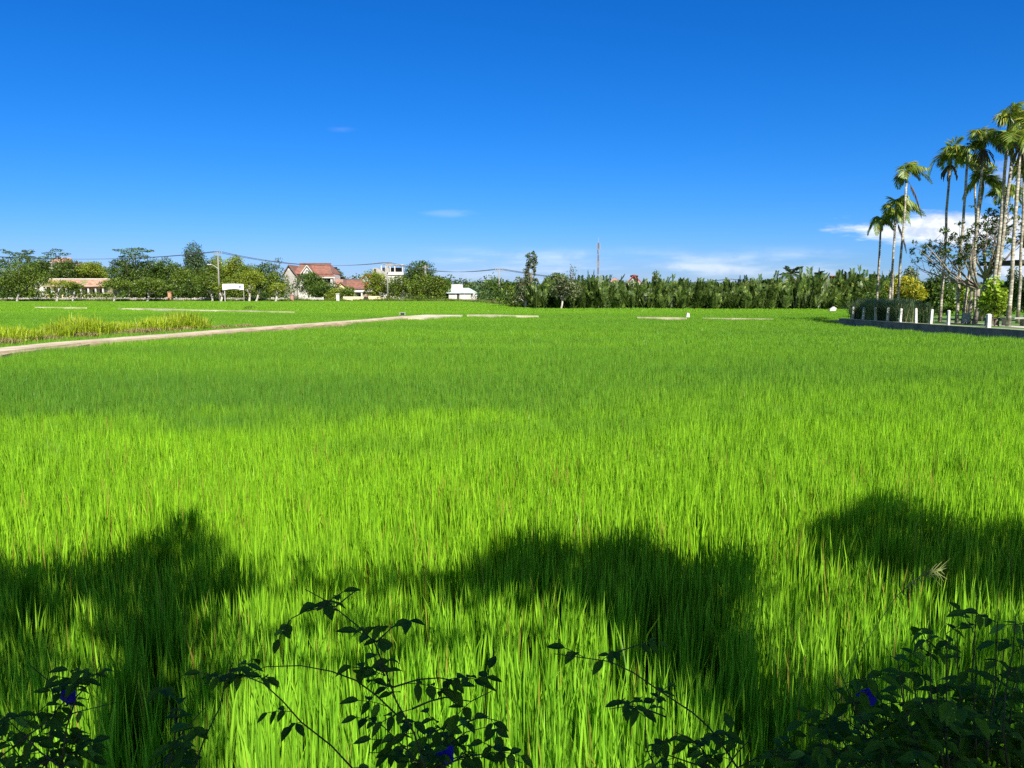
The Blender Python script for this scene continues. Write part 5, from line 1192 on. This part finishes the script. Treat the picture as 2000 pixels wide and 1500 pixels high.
def vine(label, stems, Y0, seed, size=.036, dens=1.0, foot=None, flowers=(), bare=()):
    rng = random.Random(seed); foot = foot or (stems[0][-1][0], 0); fx = at(foot[0], 1500, Y0).x
    root = empty('climbing_vine', (fx, Y0, 0), label, 'vine', 'butterfly pea vines in the foreground'); o = Vector((fx, Y0, 0)); sm, lm = MB(), MB()
    for si, st in enumerate(stems):
        dens_i = st[0][2] if len(st[0]) > 2 else 1.0; yj = rng.uniform(-.10, .12)
        P = [at(q[0], q[1], Y0 + yj + .04*math.sin(i*1.3)) - o for i, q in enumerate(st)]; Q = []
        for i in range(len(P)-1):
            k = max(2, int((P[i+1]-P[i]).length/.035))
            for j in range(k): Q.append(P[i].lerp(P[i+1], j/k))
        Q.append(P[-1]); n = len(Q)
        # stems run on down to the plant's foot
        if st[-1][1] >= 1490:
            sm.tube([Q[-1], Q[-1].lerp(Vector((0, 0, .7)), .5) + Vector((0, .05, .1)), (rng.uniform(-.08, .08), rng.uniform(-.08, .08), 0)], [.0022, .004, .008], 5, cap=False)
        sm.tube(Q, [.0008 + .0013*i/n for i in range(n)], 5)
        for i in range(1, n):
            if rng.random() < .62*dens*dens_i:
                tan = (Q[min(i+1, n-1)]-Q[i-1]).normalized(); a = rng.uniform(0, 6.28)
                d = Vector((math.cos(a), math.sin(a)*.7, rng.uniform(-.1, .75))) - tan*.3; pinnate(lm, sm, Q[i], d, size*rng.uniform(.75, 1.15), rng, rng.choice([1, 2, 2]))
    if True:
        sm.build('stem', VSTEM, root, True); lm.build('leaves', VLEAF, root)
    for (px, py) in flowers:
        p = at(px, py, Y0-.03) - o; fm = MB()
        for k in range(3): leaflet(fm, p, Vector((math.cos(2.1*k+1), -.4, math.sin(2.1*k+1))), Vector((0, -1, .2)), .022, .022, rng)
        fm.build('flower', BLUE, root)
    return root
def build_vines():
    vine('dark vine in the lower left corner with a small blue flower', [
        [(171,1319),(149,1340),(115,1383),(93,1409),(40,1447),(0,1479),(-40,1510)], [(227,1372),(149,1391),(101,1407),(70,1440),(40,1500)],
        [(60,1300,.9),(95,1330),(110,1375),(100,1420),(90,1500)], [(10,1400,1.4),(40,1430),(80,1470),(120,1500)], [(150,1470,1.3),(110,1480),(60,1500)], [(205,1310,.8),(180,1330),(150,1360),(130,1420),(120,1500)], [(-40,1380,1.4),(-20,1430),(0,1500)], [(20,1450,1.8),(40,1480),(60,1510)], [(100,1440,1.6),(90,1480),(80,1510)], [(160,1420,1.2),(140,1460),(120,1510)]],
        1.45, 1, .032, 1.1, (60, 0), [(138, 1357)])
    vine('thin dark vine right of the blue flower, with one large drooping leaf', [
        [(300,1330,.5),(330,1365),(345,1420),(330,1500)], [(400,1383,.3),(360,1425),(328,1473),(320,1500)], [(290,1500,1.2),(330,1480),(370,1500)], [(460,1280,.6),(440,1330),(430,1380),(400,1440),(380,1500)]],
        1.40, 2, .036, .9, (340, 0))
    vine('leafy vine in the middle foreground arching up highest into the rice', [
        [(596,1151,.7),(626,1167),(653,1186),(704,1227),(731,1254),(750,1302),(774,1370),(809,1432),(830,1500)],
        [(545,1246,.35),(569,1208),(596,1194),(631,1186),(660,1192)],
        [(815,1215,1.0),(790,1212),(766,1225),(735,1254)], [(895,1330,1.1),(858,1324),(817,1327),(766,1343)], [(960,1350,1.0),(920,1370),(869,1362),(839,1370),(804,1385)],
        [(480,1316,.35),(520,1302),(588,1300),(647,1311),(696,1329),(736,1359),(804,1424)], [(400,1335,.4),(440,1330),(480,1321),(515,1335),(553,1370),(588,1410),(647,1456),(688,1500)],
        [(740,1410,1.1),(760,1430),(800,1470),(830,1500)], [(720,1470,.9),(780,1470),(840,1500)], [(880,1400,1.6),(860,1440),(850,1500)], [(950,1420,1.0),(910,1430),(870,1460),(850,1500)], [(1020,1490,1.0),(960,1470),(900,1480),(860,1500)], [(700,1150,.35),(680,1165),(655,1185)], [(900,1440,1.8),(870,1460),(840,1500)], [(820,1390,1.3),(815,1430),(840,1500)], [(930,1470,1.8),(890,1480),(850,1500)], [(770,1440,1.3),(800,1470),(830,1500)], [(980,1410,.8),(940,1400),(890,1420),(860,1460)], [(720,1260,.9),(735,1290),(752,1320)]],
        1.42, 3, .032, 1.15, (830, 0), [(872, 1472)])
    vine('sparse vine with a long bare tendril right of the middle', [
        [(1083,1277,.12),(1142,1285),(1191,1292,),(1236,1313),(1285,1347),(1353,1392),(1385,1421),(1417,1464),(1440,1500)],
        [(1262,1255,.5),(1215,1270),(1191,1292)], [(1190,1385,1.0),(1230,1378),(1262,1385),(1300,1400)], [(1285,1350,.9),(1260,1400),(1262,1460),(1280,1500)], [(1320,1430,1.3),(1360,1450),(1400,1500)], [(1470,1440,1.3),(1440,1470),(1420,1500)], [(1240,1500,.8),(1290,1470),(1350,1490),(1390,1500)], [(1530,1460,1.2),(1480,1480),(1440,1500)]],
        1.42, 4, .031, 1.15, (1420, 0))
    rng = random.Random(55); st = []
    tops = [(1610,1330),(1640,1310),(1690,1330),(1700,1300),(1750,1275),(1780,1300),(1800,1255),(1815,1190),(1845,1200),(1870,1230),(1900,1250),(1910,1150),(1950,1190),(1985,1200),(2000,1230),(1960,1260),(1870,1290),(1930,1300),(1985,1310),(2030,1200),(2060,1260),(2040,1330),(1830,1340),(1760,1350),(1720,1390),(1650,1400),(1800,1400),(1900,1360),(1960,1380),(1850,1420),(1930,1430),(2010,1400),(1700,1440),(1760,1450),(1590,1440),(1640,1460),(1540,1480),(1500,1465),(1600,1380),(1660,1350)]
    for (x, y) in tops:
        bx = x + (1900-x)*rng.uniform(.15, .45); pts = [(x, y, 1.35 if y > 1220 else .9)]
        for k in range(1, 5): t = k/4; pts.append((x + (bx-x)*t + rng.uniform(-12, 12), y + (1505-y)*t))
        st.append(pts)
    vine('dense dark mass of vine leaves filling the lower right corner', st, 1.36, 6, .033, .85, (1860, 0), [(1693, 1355)])
    # wild grass seed head leaning over the rice, and bent pale stalks
    stalk = plain('straw_stalk', (0.24, 0.30, 0.07), (0.16, 0.24, 0.05), 10); o = at(1640, 1340, 3.0)
    root = empty('wild_grass', (o.x, 3.0, 0), 'arching wild grass stalk with a feathery seed head before the right shadow', 'grass stalk'); P = [at(1648, 1330, 3.0), at(1700, 1240, 3.05), at(1750, 1165, 3.1), at(1790, 1130, 3.15), at(1838, 1112, 3.2)]; off = Vector((o.x, 3.0, 0))
    mb = MB(); mb.tube([Vector((0, 0, 0))] + [p-off for p in P], [.003, .002, .0018, .0015, .0012, .001], 4); mb.build('stem', stalk, root)
    rg = random.Random(3); sh = MB()
    for k in range(46):
        t = rg.random(); i = 2 + (0 if t < .35 else 1); p = P[2].lerp(P[3], t/.35) if t < .35 else P[3].lerp(P[4], (t-.35)/.65); e = p + Vector((rg.uniform(0, .05), rg.uniform(-.02, .02), rg.uniform(-.05, .05)))*1.1; sh.tube([p-off, e-off], [.0022, .001], 3)
    sh.build('seed_head', plain('seed_tan', (0.18, 0.19, 0.06), (0.12, 0.16, 0.04), 10), root)
build_vines()
